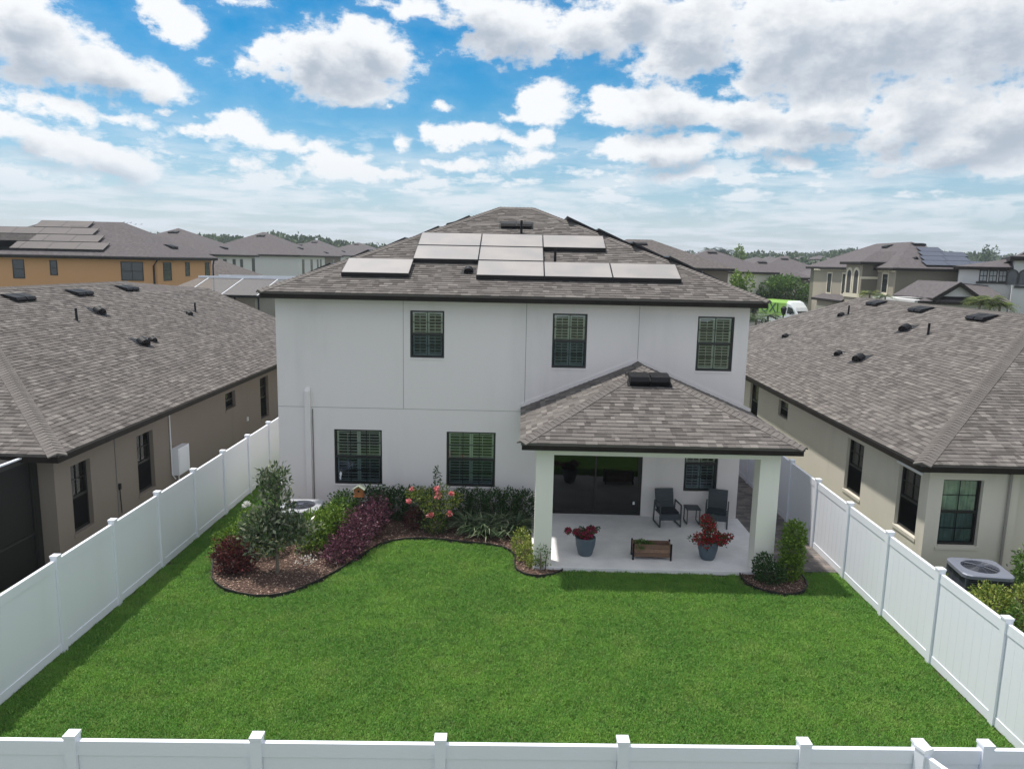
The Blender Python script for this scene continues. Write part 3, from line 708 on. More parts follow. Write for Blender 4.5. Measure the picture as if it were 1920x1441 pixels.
# utility box, conduit, hose tap on the side wall
bx = MB().box(LWX, LWX+.22, 22.0, 22.75, .55, 1.38).box(LWX+.22, LWX+.235, 22.04, 22.71, .59, 1.34).build('meter_box', M['vinyl'], ln, bevel=.02)
MB().tube([(LWX+.04,21.93,2.6),(LWX+.04,21.93,.6),(LWX+.10,22.0,.45)], .018, 8).tube([(LWX+.06,22.3,.56),(LWX+.06,22.3,0)], .025, 8).build('conduit', M['vinyl'], ln)
MB().tube([(LWX+.03,18.98,1.1),(LWX+.05,18.98,.4)], .012, 6).box(LWX, LWX+.06, 18.94, 19.02, 1.05, 1.2).build('cable', M['black_metal'], ln)
MB().box(LWX, LWX+.04, 28.3, 28.4, .9, 1.05).build('outlet_box', M['vinyl'], ln)
# screened lanai on its near side
M['mesh_screen'] = glass('mesh_screen', (.72,.78,.80), .05, .6)
la_ = thing('screen_enclosure', 'dark screened lanai with bronze posts on the taupe house beyond the left fence', 'enclosure', (-13.5, 14.5, 0), world=True)
ax = -10.9; mb = MB()
for (x, y) in ((ax, 16.2), (ax-.12, 12.2), (ax-.25, 8.4)): MB().box(x-.05, x+.05, y-.05, y+.05, 0, 2.6).build('post', M['bronze'], la_)
MB().box(ax-.06, ax+.04, 16.1, 16.33, 0, 2.7).build('post', M['bronze'], la_)
MB().bar((ax, 16.2, 2.62), (ax-.25, 8.4, 2.62), .06, .1).bar((ax, 16.2, .9), (ax-.25, 8.4, .9), .05, .05).build('rail', M['bronze'], la_)
MB().bar((ax, 16.0, 2.70), (ax-.25, 8.4, 2.70), .07, .03).build('gutter_edge', M['vinyl'], la_)
MB().add([(ax,16.1,.02),(ax-.25,8.4,.02),(ax-.25,8.4,2.6),(ax,16.1,2.6)], [(0,1,2,3)]).build('screen', M['mesh_screen'], la_)
MB().add([(ax,16.1,2.65),(ax-.25,8.4,2.65),(-16,8.4,3.1),(-16,16.1,3.1)], [(0,1,2,3)]).build('roof_screen', M['mesh_screen'], la_)
bl = MB()
for i in range(28): bl.box(-13.4, -11.4, 16.29, 16.34, 1.42+i*.035, 1.445+i*.035)
MB().box(-13.5, -11.3, 16.31, 16.345, .1, 2.45).build('patio_door', M['glass_dark'], ln)
bl.build('blind', mat('green_blind', (.25,.42,.36), .6), ln)

# right: cream
RE, RZ = 9.20, 2.80
rn = thing('house', 'single storey cream stucco house with brown shingle roof right of the white fence', 'house', (16.5, 24, 0), world=True)
RWX, RWY = 9.64, 17.15
Fr = FRM('left', RWX, 0)
rw = [(17.52, 18.55, .76, 2.32), (20.53, 21.6, .76, 2.3), (26.6, 27.6, 1.75, 2.35), (30.0, 31.1, 1.0, 2.42)]
wall_panel(rn, 'wall', 'cream_stucco', -41.5, -RWY, 0, 2.72, [(-b, -a, c, d) for a, b, c, d in rw], .25, Fr)
for a, b, c, d in rw:
    window(rn, Fr, -b, -a, c, d, inside='none' if c > .9 else 'curtain', inset=.12, muntin=(2, 2) if c < .9 else (1, 1))
    MB().box(RWX-.02, RWX+.05, a-.04, b+.04, c-.09, c-.002).build('window_sill', M['cream_stucco'], rn)
fw_ = [(9.98, 10.92, .72, 2.34)]
Ff = FRM('front', 0, RWY)
wall_panel(rn, 'wall', 'cream_stucco', RWX+.25, 11.75, 0, 2.72, fw_, .25, Ff)
window(rn, Ff, *fw_[0], inside='curtain', inset=.14, muntin=(2, 2))
MB().box(9.94, 10.96, RWY-.02, RWY+.05, .63, .718).build('window_sill', M['cream_stucco'], rn)
MB().box(11.75, 24, RWY+.22, RWY+.42, 0, 2.72).box(RWX+.25, 24, 41.3, 41.5, 0, 2.72).build('wall', M['cream_stucco'], rn)
MB().box(RWX-.05, RWX-.01, 17.42, 18.62, 2.36, 2.41).build('shutter_housing', M['vinyl'], rn)
MB().tube([(11.50, RWY-.05, 2.62), (11.50, RWY-.05, .1)], .035, 8).build('downspout', M['soffit'], rn)
RRX = 16.35; RRZ = RZ+(RRX-RE)*.4167
r1, r2 = (RRX, 24.0, RRZ), (RRX, 36.6, RRZ)
PR = [[(RE,41.9,RZ),(RE,16.75,RZ),r1,r2], [(RE,16.75,RZ),(23.7,16.75,RZ),r1], [(23.7,16.75,RZ),(23.7,41.9,RZ),r2,r1], [(23.7,41.9,RZ),(RE,41.9,RZ),r2]]
roof_base(PR, rn)
shingle_roof(PR[:2], rn, 6)
mb = MB(); mb.box(RE+.005, RE+.03, 16.755, 41.9, RZ-.19, RZ-.01).box(RE+.03, 23.7, 16.755, 16.78, RZ-.19, RZ-.01); mb.build('fascia', M['fascia'], rn)
MB().box(RE+.03, 23.6, 16.79, 41.8, RZ-.18, RZ-.165).build('soffit', M['soffit'], rn)
hip_caps([hipe((RE,16.75,RZ), r1, PR[0], PR[1]), (r1, r2, perp((0,1,0), PR[0]), perp((0,1,0), PR[2])), hipe((RE,41.9,RZ), r2, PR[0], PR[3])], rn, w=.2)
for X, Y in ((16.0,34.2),(15.9,30.2),(15.85,26.1)): put(rn, 'roof_vent', ME_VENT, onplane(PR[0], X, Y))
for X, Y, b in ((14.34,28.2,1),(14.57,34.5,0),(12.12,34.5,0),(11.98,28.3,0),(12.01,26.6,1)): put(rn, 'hood_vent', ME_HOOD, onplane(PR[0], X, Y) @ Matrix.Rotation(.5, 4, 'Z') @ (big if b else Matrix.Identity(4)))
for X, Y in ((14.75,34.2),(14.3,26.55)): put(rn, 'vent_pipe', ME_PIPE, onplane(PR[0], X, Y))

# ================================================================ white vinyl fences
def fence(label, pts, group='white vinyl privacy fences'):
    """pts: post centres; one bay between neighbouring posts"""
    root = thing('vinyl_fence', label, 'fence', (*pts[0], 0), group=group, world=True); o = Vector((*pts[0], 0))
    pm = MB().box(-.062, .062, -.062, .062, -.05, 1.82).mesh('post', M['vinyl'])
    cp = MB().box(-.07, .07, -.07, .07, 1.82, 1.855); cp.add([(-.07,-.07,1.855),(.07,-.07,1.855),(.07,.07,1.855),(-.07,.07,1.855),(0,0,1.872)], [(0,1,4),(1,2,4),(2,3,4),(3,0,4)])
    cm = cp.mesh('cap', M['vinyl']); memo = {}
    for i, p in enumerate(pts):
        a = pts[min(i, len(pts)-2)]; b = pts[min(i, len(pts)-2)+1]; ang = math.atan2(b[1]-a[1], b[0]-a[0])
        q = place('post', pm, root, loc=Vector((*p, 0))-o, rz=ang); place('cap', cm, q)
        if i == len(pts)-1: break
        L = round(math.hypot(b[0]-a[0], b[1]-a[1]), 3)
        if L not in memo:
            pn = MB(); n = max(1, int((L-.13)/.2)); s = (L-.13)/n
            for k in range(n):
                x = .065+k*s; pn.add([(x,-.016,.15),(x+.006,-.0163,.15),(x+s-.006,-.0163,.15),(x+s,-.016,.15),(x+s,.016,.15),(x+s-.006,.019,.15),(x+.006,.019,.15),(x,.016,.15),
                  (x,-.016,1.66),(x+.006,-.0163,1.66),(x+s-.006,-.0163,1.66),(x+s,-.016,1.66),(x+s,.016,1.66),(x+s-.006,.019,1.66),(x+.006,.019,1.66),(x,.016,1.66)],
                  [(0,1,9,8),(1,2,10,9),(2,3,11,10),(4,5,13,12),(5,6,14,13),(6,7,15,14)])
            memo[L] = (pn.mesh('panel', M['vinyl']), MB().box(.06, L-.06, -.03, .03, 1.60, 1.77).mesh('top_rail', M['vinyl']), MB().box(.06, L-.06, -.03, .03, .03, .19).mesh('bottom_rail', M['vinyl']))
        for nm, me in zip(('panel', 'top_rail', 'bottom_rail'), memo[L]): place(nm, me, root, loc=Vector((*p, 0))-o, rz=ang)
    return root
s = 1.895
fence('white vinyl fence along the left side of the lawn beside the taupe house', [(XL, 12.625+i*s) for i in range(-2, 9)])
fence('white vinyl fence along the right side of the lawn beside the cream house', [(XR, 11.107+i*s) for i in range(-1, 10)])
bx = [-4.94+i*2.067 for i in range(-2, 4)]+[3.33]
fy = lambda x: 7.64+(x+4.94)*.0252
fence('white vinyl fence across the near end of the lawn at the bottom of the picture', [(x, fy(x)) for x in [-4.94+i*2.067 for i in range(-2, 5)]+[4.66, 5.42, 7.2, 9.2]])
fence('short white vinyl fence branching towards the viewer from the near fence corner', [(4.66, fy(4.66)-.08), (5.25, 6.3), (5.9, 4.7), (6.6, 3.0)])
# ================================================================ plants
def leafobj(name, P, T, S, L, Wd, tone, m_, parent=None, off=(0,0,0), bend=.15):
    """P points, T leaf directions, S side directions (n,3); L, Wd lengths (n,)"""
    n = len(P); L = np.asarray(L)[:, None]*np.ones((n,1)); Wd = np.asarray(Wd)[:, None]*np.ones((n,1))
    Nn = np.cross(T, S); mid = P+T*L*.5+Nn*L*bend*.5
    V = np.stack([P, mid+S*Wd/2, P+T*L, mid-S*Wd/2], 1).reshape(-1, 3)-np.array(off)
    me = bpy.data.meshes.new(name); me.vertices.add(4*n); me.vertices.foreach_set('co', V.astype(np.float32).ravel())
    me.loops.add(4*n); me.loops.foreach_set('vertex_index', np.arange(4*n, dtype=np.int32))
    me.polygons.add(n); me.polygons.foreach_set('loop_start', np.arange(0, 4*n, 4, dtype=np.int32)); me.polygons.foreach_set('loop_total', np.full(n, 4, np.int32))
    a = me.attributes.new('tone', 'FLOAT', 'FACE'); a.data.foreach_set('value', np.asarray(tone, np.float32)*np.ones(n, np.float32))
    me.materials.append(m_); me.update(); me.validate()
    o = bpy.data.objects.new(name, me); COL.objects.link(o)
    if parent is not None: o.parent = parent
    return o
def unit(a): return a/np.maximum(np.linalg.norm(a, axis=1, keepdims=True), 1e-9)
def blob_pts(rng, blobs, n, shell=.55, lump=.22):
    vol = np.array([b[3]*b[4]*b[5] for b in blobs])**(.67); idx = rng.choice(len(blobs), n, p=vol/vol.sum())
    C = np.array([b[:3] for b in blobs])[idx]; Rr = np.array([b[3:6] for b in blobs])[idx]
    d = unit(rng.normal(size=(n, 3))); r = rng.uniform(shell**3, 1, n)**(1/3)
    ph = idx*1.7; lm = 1+lump*np.sin(d[:,0]*7+ph)*np.sin(d[:,1]*6+ph*2)*np.cos(d[:,2]*5+ph)+rng.normal(0, .05, n)
    return C+d*Rr*(r*lm)[:, None], unit(d/Rr)
def foliage(rng, blobs, n, L, Wd, m_, name='foliage', parent=None, off=(0,0,0), shell=.55, lump=.22, upk=.35, outk=.7, zmin=.03, tone=None, bend=.15):
    P, d = blob_pts(rng, blobs, n, shell, lump); k = P[:,2] > zmin; P, d = P[k], d[k]; n = len(P)
    T = unit(d*outk+rng.normal(size=(n,3))*.6+np.array([0,0,upk])); S = unit(np.cross(T, rng.normal(size=(n,3))))
    tn = rng.uniform(0, 1, n) if tone is None else np.clip(rng.normal(tone, .2, n), 0, 1)
    return leafobj(name, P, T, S, L*rng.uniform(.7, 1.25, n), Wd*rng.uniform(.7, 1.25, n), tn, m_, parent, off, bend)
def LM(name, a, b, c, rough=.5, transl=.25): return mat(name, b, rough, tone=[(0, a), (.55, b), (1, c)], spec=.35, transl=transl)
M['leaf_dark'] = LM('leaf_dark', (.015,.04,.012), (.035,.085,.022), (.08,.16,.045))
M['leaf_mid'] = LM('leaf_mid', (.04,.09,.018), (.085,.17,.03), (.17,.28,.06))
M['leaf_lime'] = LM('leaf_lime', (.06,.13,.012), (.13,.235,.028), (.26,.36,.06))
M['leaf_magnolia'] = LM('leaf_magnolia', (.035,.065,.025), (.09,.135,.065), (.36,.37,.26), .3)
M['leaf_red'] = LM('leaf_red', (.03,.010,.012), (.09,.022,.026), (.20,.05,.045))
M['leaf_purple'] = LM('leaf_purple', (.035,.014,.024), (.11,.034,.06), (.28,.11,.16))
M['leaf_lily'] = LM('leaf_lily', (.03,.06,.025), (.08,.13,.06), (.30,.34,.22), .4)
M['leaf_yellow'] = LM('leaf_yellow', (.08,.14,.02), (.21,.28,.045), (.40,.42,.10))
M['bark'] = mat('bark', (.14,.115,.09), .9, col2=(.22,.19,.16), scale=20, bump=.6, bscale=60)
M['petal_red'] = LM('petal_red', (.22,.008,.015), (.42,.012,.025), (.6,.03,.06))
M['petal_magenta'] = LM('petal_magenta', (.25,.01,.06), (.42,.02,.10), (.55,.05,.16))
M['petal_coral'] = LM('petal_coral', (.62,.10,.13), (.8,.22,.24), (.9,.5,.48))
M['petal_white'] = LM('petal_white', (.7,.7,.66), (.8,.8,.76), (.85,.85,.8))
def rngs(k): return np.random.default_rng(k)
def branches(rng, base, tips, r0, parent, off, name='trunk', wob=.08):
    mb = MB()
    for t in tips:
        b = np.array(base, float); t = np.array(t, float); pts = [b+(t-b)*k+rng.normal(0, wob, 3)*(0 if k in (0,) else .5)*k for k in (0, .33, .66, 1)]
        mb.tube([Vector(p)-Vector((0,0,0)) for p in pts], [r0, r0*.75, r0*.5, r0*.25], 6)
    return mb.build(name, M['bark'], parent, off=off)
def shrub(name, label, blobs, n, L, Wd, m_, seed, cat='shrub', group=None, core=None, **kw):
    rng = rngs(seed); c = blobs[0][:2]; root = thing(name, label, cat, (*c, 0), group=group, world=True); off = (*c, 0)
    foliage(rng, blobs, n, L, Wd, M[m_], 'foliage', root, off, **kw)
    tips = [(b[0]+rng.normal(0, b[3]*.3), b[1]+rng.normal(0, b[4]*.3), b[2]+b[5]*.4) for b in blobs for _ in range(3)]
    mb = MB()
    for t in tips: mb.tube([(t[0]*.6+c[0]*.4 if len(blobs) < 3 else t[0], t[1]*.6+c[1]*.4 if len(blobs) < 3 else t[1], 0.0), ((t[0]*2+c[0])/3 if len(blobs) < 3 else t[0], t[1], t[2]*.6), t], [.018, .012, .005], 5)
    mb.build('stems', M['bark'], root)
    return root
# hedge under the windows: three lengths of separate bushes
hx = [-4.2, -3.75, -3.3, -2.85]
for i, x in enumerate(hx):
    shrub('hedge_bush', ['dark green hedge bush touching the left end of the lower left window sill', 'dark green hedge bush second from the left under the lower left window', 'dark green hedge bush under the right part of the lower left window', 'dark green hedge bush just right of the lower left window'][i],
      [(x, 20.05, .48, .36, .42, .50)], 1500, .075, .035, 'leaf_dark', 20+i, 'bush', 'dark hedge bushes along the house wall')
for i, x in enumerate([-2.35, -1.55, -1.1, -.65, -.2, .2]):
    shrub('hedge_bush', ['dark green bush behind the rose with a gap to its left', 'dark green hedge bush under the left part of the lower right window', 'dark green hedge bush under the middle of the lower right window', 'dark green hedge bush under the right part of the lower right window', 'dark green hedge bush between the lower right window and the porch', 'dark green hedge bush next to the left porch column'][i],
      [(x, 20.1, .46, .33, .38, .50)], 1300, .075, .035, 'leaf_dark', 30+i, 'bush', 'dark hedge bushes along the house wall')
# light green hedge wrapped around the air conditioner
for i, (x, y, r) in enumerate([(-4.62,19.3,.42),(-4.58,18.7,.42),(-4.66,18.1,.44),(-5.0,17.7,.48)]):
    shrub('hedge_bush', ['light green bush right of the air conditioner, next to the dark hedge', 'light green bush right of the air conditioner, second from the wall', 'light green bush between the air conditioner and the purple shrub', 'light green bush right behind the small tree'][i],
      [(x, y, .5, r, r*.95, .56)], 1600, .085, .04, 'leaf_mid' if i < 2 else 'leaf_lime', 40+i, 'bush', 'light green bushes around the air conditioner', lump=.3)
for i, (x, y, r, h) in enumerate([(-6.95,17.3,.42,.36),(-6.8,17.95,.45,.42),(-6.85,18.65,.4,.42),(-6.1,17.4,.5,.45)]):
    shrub('low_bush', ['bright green low bush behind the round red shrub', 'bright green low bush left of the small tree, near the fence', 'green low bush farthest back along the left fence', 'green low bush hidden behind the small tree trunk'][i],
      [(x, y, h*.8, r, r, h)], 1500, .075, .035, 'leaf_lime', 50+i, 'bush', 'light green bushes around the air conditioner', lump=.3)
shrub('red_shrub', 'dark red round shrub at the left tip of the mulch bed', [(-6.5,16.35,.42,.42,.4,.42),(-6.35,16.25,.3,.42,.35,.3)], 2600, .085, .034, 'leaf_red', 60, lump=.4)
shrub('purple_shrub', 'long purple leaved shrub in front of the light green hedge', [(-4.1,17.2,.36,.42,.45,.34),(-4.0,17.75,.45,.42,.45,.42),(-3.85,18.35,.55,.42,.45,.45),(-3.7,18.85,.6,.4,.42,.42),(-4.3,16.85,.25,.3,.3,.24)], 5200, .085, .032, 'leaf_purple', 61, lump=.45)
shrub('low_bush', 'small dark maroon bush in shade between the hedge and the rose', [(-2.75,19.35,.3,.3,.3,.3)], 900, .06, .028, 'leaf_red', 62, 'bush')
# magnolia
rng = rngs(70); tx, ty = -5.44, 16.2
mg = thing('magnolia_tree', 'small magnolia with a thin trunk in the left mulch bed', 'tree', (tx, ty, 0), world=True)
bl = [(tx,ty,1.05,.62,.55,.42),(tx+.25,ty+.1,1.0,.6,.45,.34),(tx-.3,ty,1.25,.5,.45,.35),(tx+.05,ty,1.65,.42,.4,.45),(tx-.12,ty,2.05,.28,.28,.36),(tx+.12,ty,2.25,.24,.24,.34),(tx-.25,ty+.05,2.3,.13,.13,.22),(tx+.55,ty,1.15,.3,.3,.25),(tx-.55,ty,.95,.3,.3,.22),(tx-.3,ty-.05,.65,.35,.3,.2)]
foliage(rng, bl, 2700, .14, .055, M['leaf_magnolia'], 'crown', mg, (tx,ty,0), shell=.15, lump=.5, upk=.55, outk=.5)
mb = MB().tube([(tx,ty,0),(tx+.01,ty,.4),(tx-.02,ty,1.0),(tx,ty,1.7),(tx+.03,ty,2.3)], [.045,.036,.03,.02,.008], 8)
for i in range(16):
    z = .5+i*.1; a = rng.uniform(0, 6.28); l = .55*(1-(z-.5)/2.4)
    mb.tube([(tx,ty,z),(tx+math.cos(a)*l*.5,ty+math.sin(a)*l*.5,z+.15),(tx+math.cos(a)*l,ty+math.sin(a)*l,z+.38)], [.014,.009,.004], 5)
mb.build('trunk', M['bark'], mg)
foliage(rng, [(tx-.78,ty+.3,1.55,.05,.05,.05)], 60, .07, .04, M['petal_white'], 'blossom', mg, (tx,ty,0), shell=.1)
# small white flower in shade
shrub('ground_plant', 'small white flowering plant in shade under the small tree', [(-4.95,16.75,.12,.22,.2,.1)], 60, .06, .03, 'petal_white', 72, 'plant')
# rose
rx, ry = -2.15, 19.05
ro = thing('rose_bush', 'loose rose bush with pink red flowers between the two lower windows', 'bush', (rx, ry, 0), world=True); rng = rngs(80)
tips = [(rx-.5,ry,1.05),(rx-.3,ry+.1,1.15),(rx-.1,ry,1.0),(rx+.15,ry+.1,1.25),(rx+.3,ry,1.1),(rx+.45,ry,.9),(rx+.02,ry+.1,1.7),(rx-.62,ry,1.15),(rx+.55,ry,1.05)]
branches(rng, (rx,ry,0), tips, .014, ro, (rx,ry,0), 'stems', .05)
rb_ = [(t[0],t[1],t[2]-.05,.2,.18,.16) for t in tips if t[2] < 1.5]+[(rx,ry,.75,.45,.35,.25),(rx,ry,.3,.35,.3,.25)]
foliage(rng, rb_, 1700, .06, .035, M['leaf_yellow'], 'foliage', ro, (rx,ry,0), shell=.2)
foliage(rng, [(rx+.02,ry+.1,1.5,.09,.09,.28)], 90, .08, .04, M['leaf_dark'], 'shoot', ro, (rx,ry,0), shell=.1)
foliage(rng, [(rx,ry,.3,.4,.35,.28)], 500, .06, .035, M['leaf_dark'], 'foliage', ro, (rx,ry,0))
for (dx, z, r) in ((-.66,.98,.045),(.10,1.14,.085),(.06,1.32,.045),(-.10,.60,.075),(.40,.66,.05),(.45,1.2,.04),(-.58,1.3,.022)):
    foliage(rng, [(rx+dx,ry-.25,z,r,r,r*.8)], 42, .06, .05, M['petal_coral'], 'rose_flower', ro, (rx,ry,0), shell=.1, upk=.1)
# strap leaved lilies
def strap(name, label, cx, cy, n, L, seed, m_='leaf_lily', w=.045, cat='plant', group=None, z0=0., droop=1.0, parent=None, up=.9):
    rng = rngs(seed); vs, fs, tn = [], [], []
    for i in range(n):
        a = rng.uniform(0, 2*math.pi); l = L*rng.uniform(.6, 1.1); e = rng.uniform(.5, 1.1)*up; bx, by = cx+rng.normal(0, .08), cy+rng.normal(0, .08)
        t = rng.uniform(0, 1); b = len(vs); K = 5
        for k in range(K+1):
            s_ = k/K; hz = l*(1-e*.75)*s_+l*.25*s_*s_*droop; z = z0+l*e*(s_*1.15-.75*s_*s_*droop); ww = w*(1-s_**2)*.5+.002
            px, py = bx+math.cos(a)*hz, by+math.sin(a)*hz
            vs += [(px-math.sin(a)*ww, py+math.cos(a)*ww, max(z, .04)), (px+math.sin(a)*ww, py-math.cos(a)*ww, max(z, .04))]
        fs += [(b+2*k, b+2*k+1, b+2*k+3, b+2*k+2) for k in range(K)]; tn += [t]*K
    mb = MB(); mb.v = vs; mb.f = fs; mb.t = tn
    if parent is None:
        root = thing(name, label, cat, (cx, cy, 0), group=group, world=True); mb.build('leaves', M[m_], root); return root
    return mb.build('leaves', M[m_], parent)
for i, (x, y) in enumerate([(-1.25,19.3),(-.85,19.0),(-.45,19.35),(-.05,19.25)]):
    strap('lily_plant', ['dark strap leaved clump beside the rose bush', 'dark strap leaved clump nearest the lawn edge', 'dark strap leaved clump in front of the dark hedge', 'dark strap leaved clump nearest the left porch column'][i], x, y, 150, 1.15, 90+i, group='strap leaved clumps')
shrub('low_bush', 'small yellow green bush against the left porch column', [(.12,17.75,.35,.24,.3,.34),(.25,17.3,.25,.28,.25,.24),(.5,16.95,.16,.3,.2,.16)], 2000, .06, .03, 'leaf_yellow', 100, 'bush', shell=.4)
shrub('climbing_plant', 'thin trailing stems with sparse leaves in front of the left porch column', [(.62,16.75,.38,.22,.1,.32)], 140, .06, .035, 'leaf_mid', 101, 'plant', shell=.3)
# right bed
shrub('columnar_shrub', 'tall columnar variegated shrub beside the right porch column', [(6.35,16.6,.3,.3,.28,.34),(6.37,16.6,.7,.28,.26,.38),(6.4,16.6,1.1,.26,.25,.34)], 4200, .07, .035, 'leaf_lime', 102, lump=.32, shell=.5)
shrub('low_bush', 'small green bush left of the tall columnar shrub', [(5.72,16.5,.35,.26,.25,.34),(5.85,16.35,.25,.3,.28,.24)], 1500, .065, .035, 'leaf_dark', 103, 'bush')
# neighbour's planting on the right
for i, (x, y, r, h) in enumerate([(9.6,14.45,.45,.5),(10.25,14.4,.45,.5),(10.95,14.35,.45,.5),(9.1,14.0,.45,.42),(8.75,13.3,.45,.42),(9.8,13.7,.5,.42),(10.6,13.6,.5,.42)]):
    shrub('hedge_bush', ['yellow green hedge bush in front of the right air conditioner, left end', 'yellow green hedge bush in front of the middle of the right air conditioner', 'yellow green hedge bush at the right edge of the picture, below the air conditioner', 'yellow green hedge bush close behind the right fence, near the air conditioner', 'yellow green hedge bush behind the right fence, nearest the viewer', 'yellow green hedge bush one row nearer than the air conditioner hedge, left', 'yellow green hedge bush one row nearer than the air conditioner hedge, right'][i],
      [(x, y, h*.9, r, r, h)], 1500, .075, .035, 'leaf_yellow' if i < 4 else 'leaf_mid', 110+i, 'bush', 'hedge bushes beyond the right fence')
shrub('large_bush', 'tall green bush against the cream wall right of the air conditioner', [(11.4,15.7,.7,.5,.5,.7),(11.7,15.4,1.0,.45,.45,.5)], 3600, .085, .04, 'leaf_mid', 120, 'bush')
shrub('low_bush', 'small plant under the cream house corner behind the right fence', [(8.95,16.4,.35,.28,.28,.32)], 500, .08, .035, 'leaf_mid', 121, 'bush')
shrub('low_bush', 'small spiky plant left of the right air conditioner', [(9.25,15.7,.4,.22,.22,.34)], 450, .09, .03, 'leaf_yellow', 122, 'bush')
strap('croton_plant', 'yellow leaved plant at the left edge behind the near fence', -6.0, 8.35, 60, .7, 123, 'leaf_croton' if 'leaf_croton' in M else 'leaf_yellow', .07)

# mulch chips
def inside(p, poly):
    c = False; n = len(poly)
    for i in range(n):
        a, b = poly[i], poly[(i+1) % n]
        if (a[1] > p[1]) != (b[1] > p[1]) and p[0] < (b[0]-a[0])*(p[1]-a[1])/(b[1]-a[1])+a[0]: c = not c
    return c
M['chip'] = mat('chip', (.15,.1,.08), .85, tone=[(0,(.05,.028,.02)),(.35,(.14,.08,.06)),(.7,(.32,.21,.165)),(1,(.58,.45,.37))], bump=.2, bscale=90)
def chips(poly, n, seed):
    rng = rngs(seed); xs_ = [p[0] for p in poly]; ys_ = [p[1] for p in poly]; P = []
    while len(P) < n:
        p = (rng.uniform(min(xs_), max(xs_)), rng.uniform(min(ys_), max(ys_)))
        if inside(p, poly): P.append((p[0], p[1], .04+rng.uniform(0, .02)))
    P = np.array(P); a = rng.uniform(0, 6.283, n); T = unit(np.stack([np.cos(a), np.sin(a), rng.normal(0, .28, n)], 1)); S = unit(np.cross(T, np.stack([rng.normal(0, .25, n), rng.normal(0, .25, n), np.ones(n)], 1)))
    o = leafobj('bark_mulch', P, T, S, rng.uniform(.03, .075, n), rng.uniform(.016, .035, n), rng.beta(1.6, 1.9, n), M['chip'], bend=.05)
    tag(o, 'brown bark chips covering the planting bed', 'mulch', kind='stuff')
chips(BED_L, 13000, 130); chips(BED_R, 1500, 131)

# grass
M['grass'] = bpy.data.materials.new('grass'); m = M['grass']; m.use_nodes = True; t = m.node_tree; b = t.nodes['Principled BSDF']
geo = t.nodes.new('ShaderNodeNewGeometry'); at_n = nd(t, 'ShaderNodeAttribute', attribute_name='tone')
n1 = noise(t, geo.outputs['Position'], .55, 5, .6); n2 = noise(t, geo.outputs['Position'], 3.2, 4, .6); n3 = noise(t, geo.outputs['Position'], 14, 3, .6)
c = mixc(t, smap(t, n1.outputs[0], .35, .65), (.085,.26,.030), (.165,.37,.045))
c = mixc(t, smap(t, n2.outputs[0], .4, .7, 0, .75), c, (.075,.225,.036))
c = mixc(t, smap(t, n3.outputs[0], .45, .7, 0, .7), c, (.20,.32,.065))
n5 = noise(t, geo.outputs['Position'], 1.1, 5, .65)
c = mixc(t, smap(t, n5.outputs[0], .52, .72, 0, .45), c, (.25,.35,.09))
c = mixc(t, smap(t, at_n.outputs['Fac'], .2, 1, 0, .6), c, (.21,.33,.08))
t.links.new(c, b.inputs['Base Color']); b.inputs['Roughness'].default_value = .55; b.inputs['Specular IOR Level'].default_value = .25
tr = t.nodes.new('ShaderNodeBsdfTranslucent'); t.links.new(c, tr.inputs[0]); mx = t.nodes.new('ShaderNodeMixShader'); mx.inputs[0].default_value = .25
t.links.new(b.outputs[0], mx.inputs[1]); t.links.new(tr.outputs[0], mx.inputs[2]); t.links.new(mx.outputs[0], t.nodes['Material Output'].inputs[0])
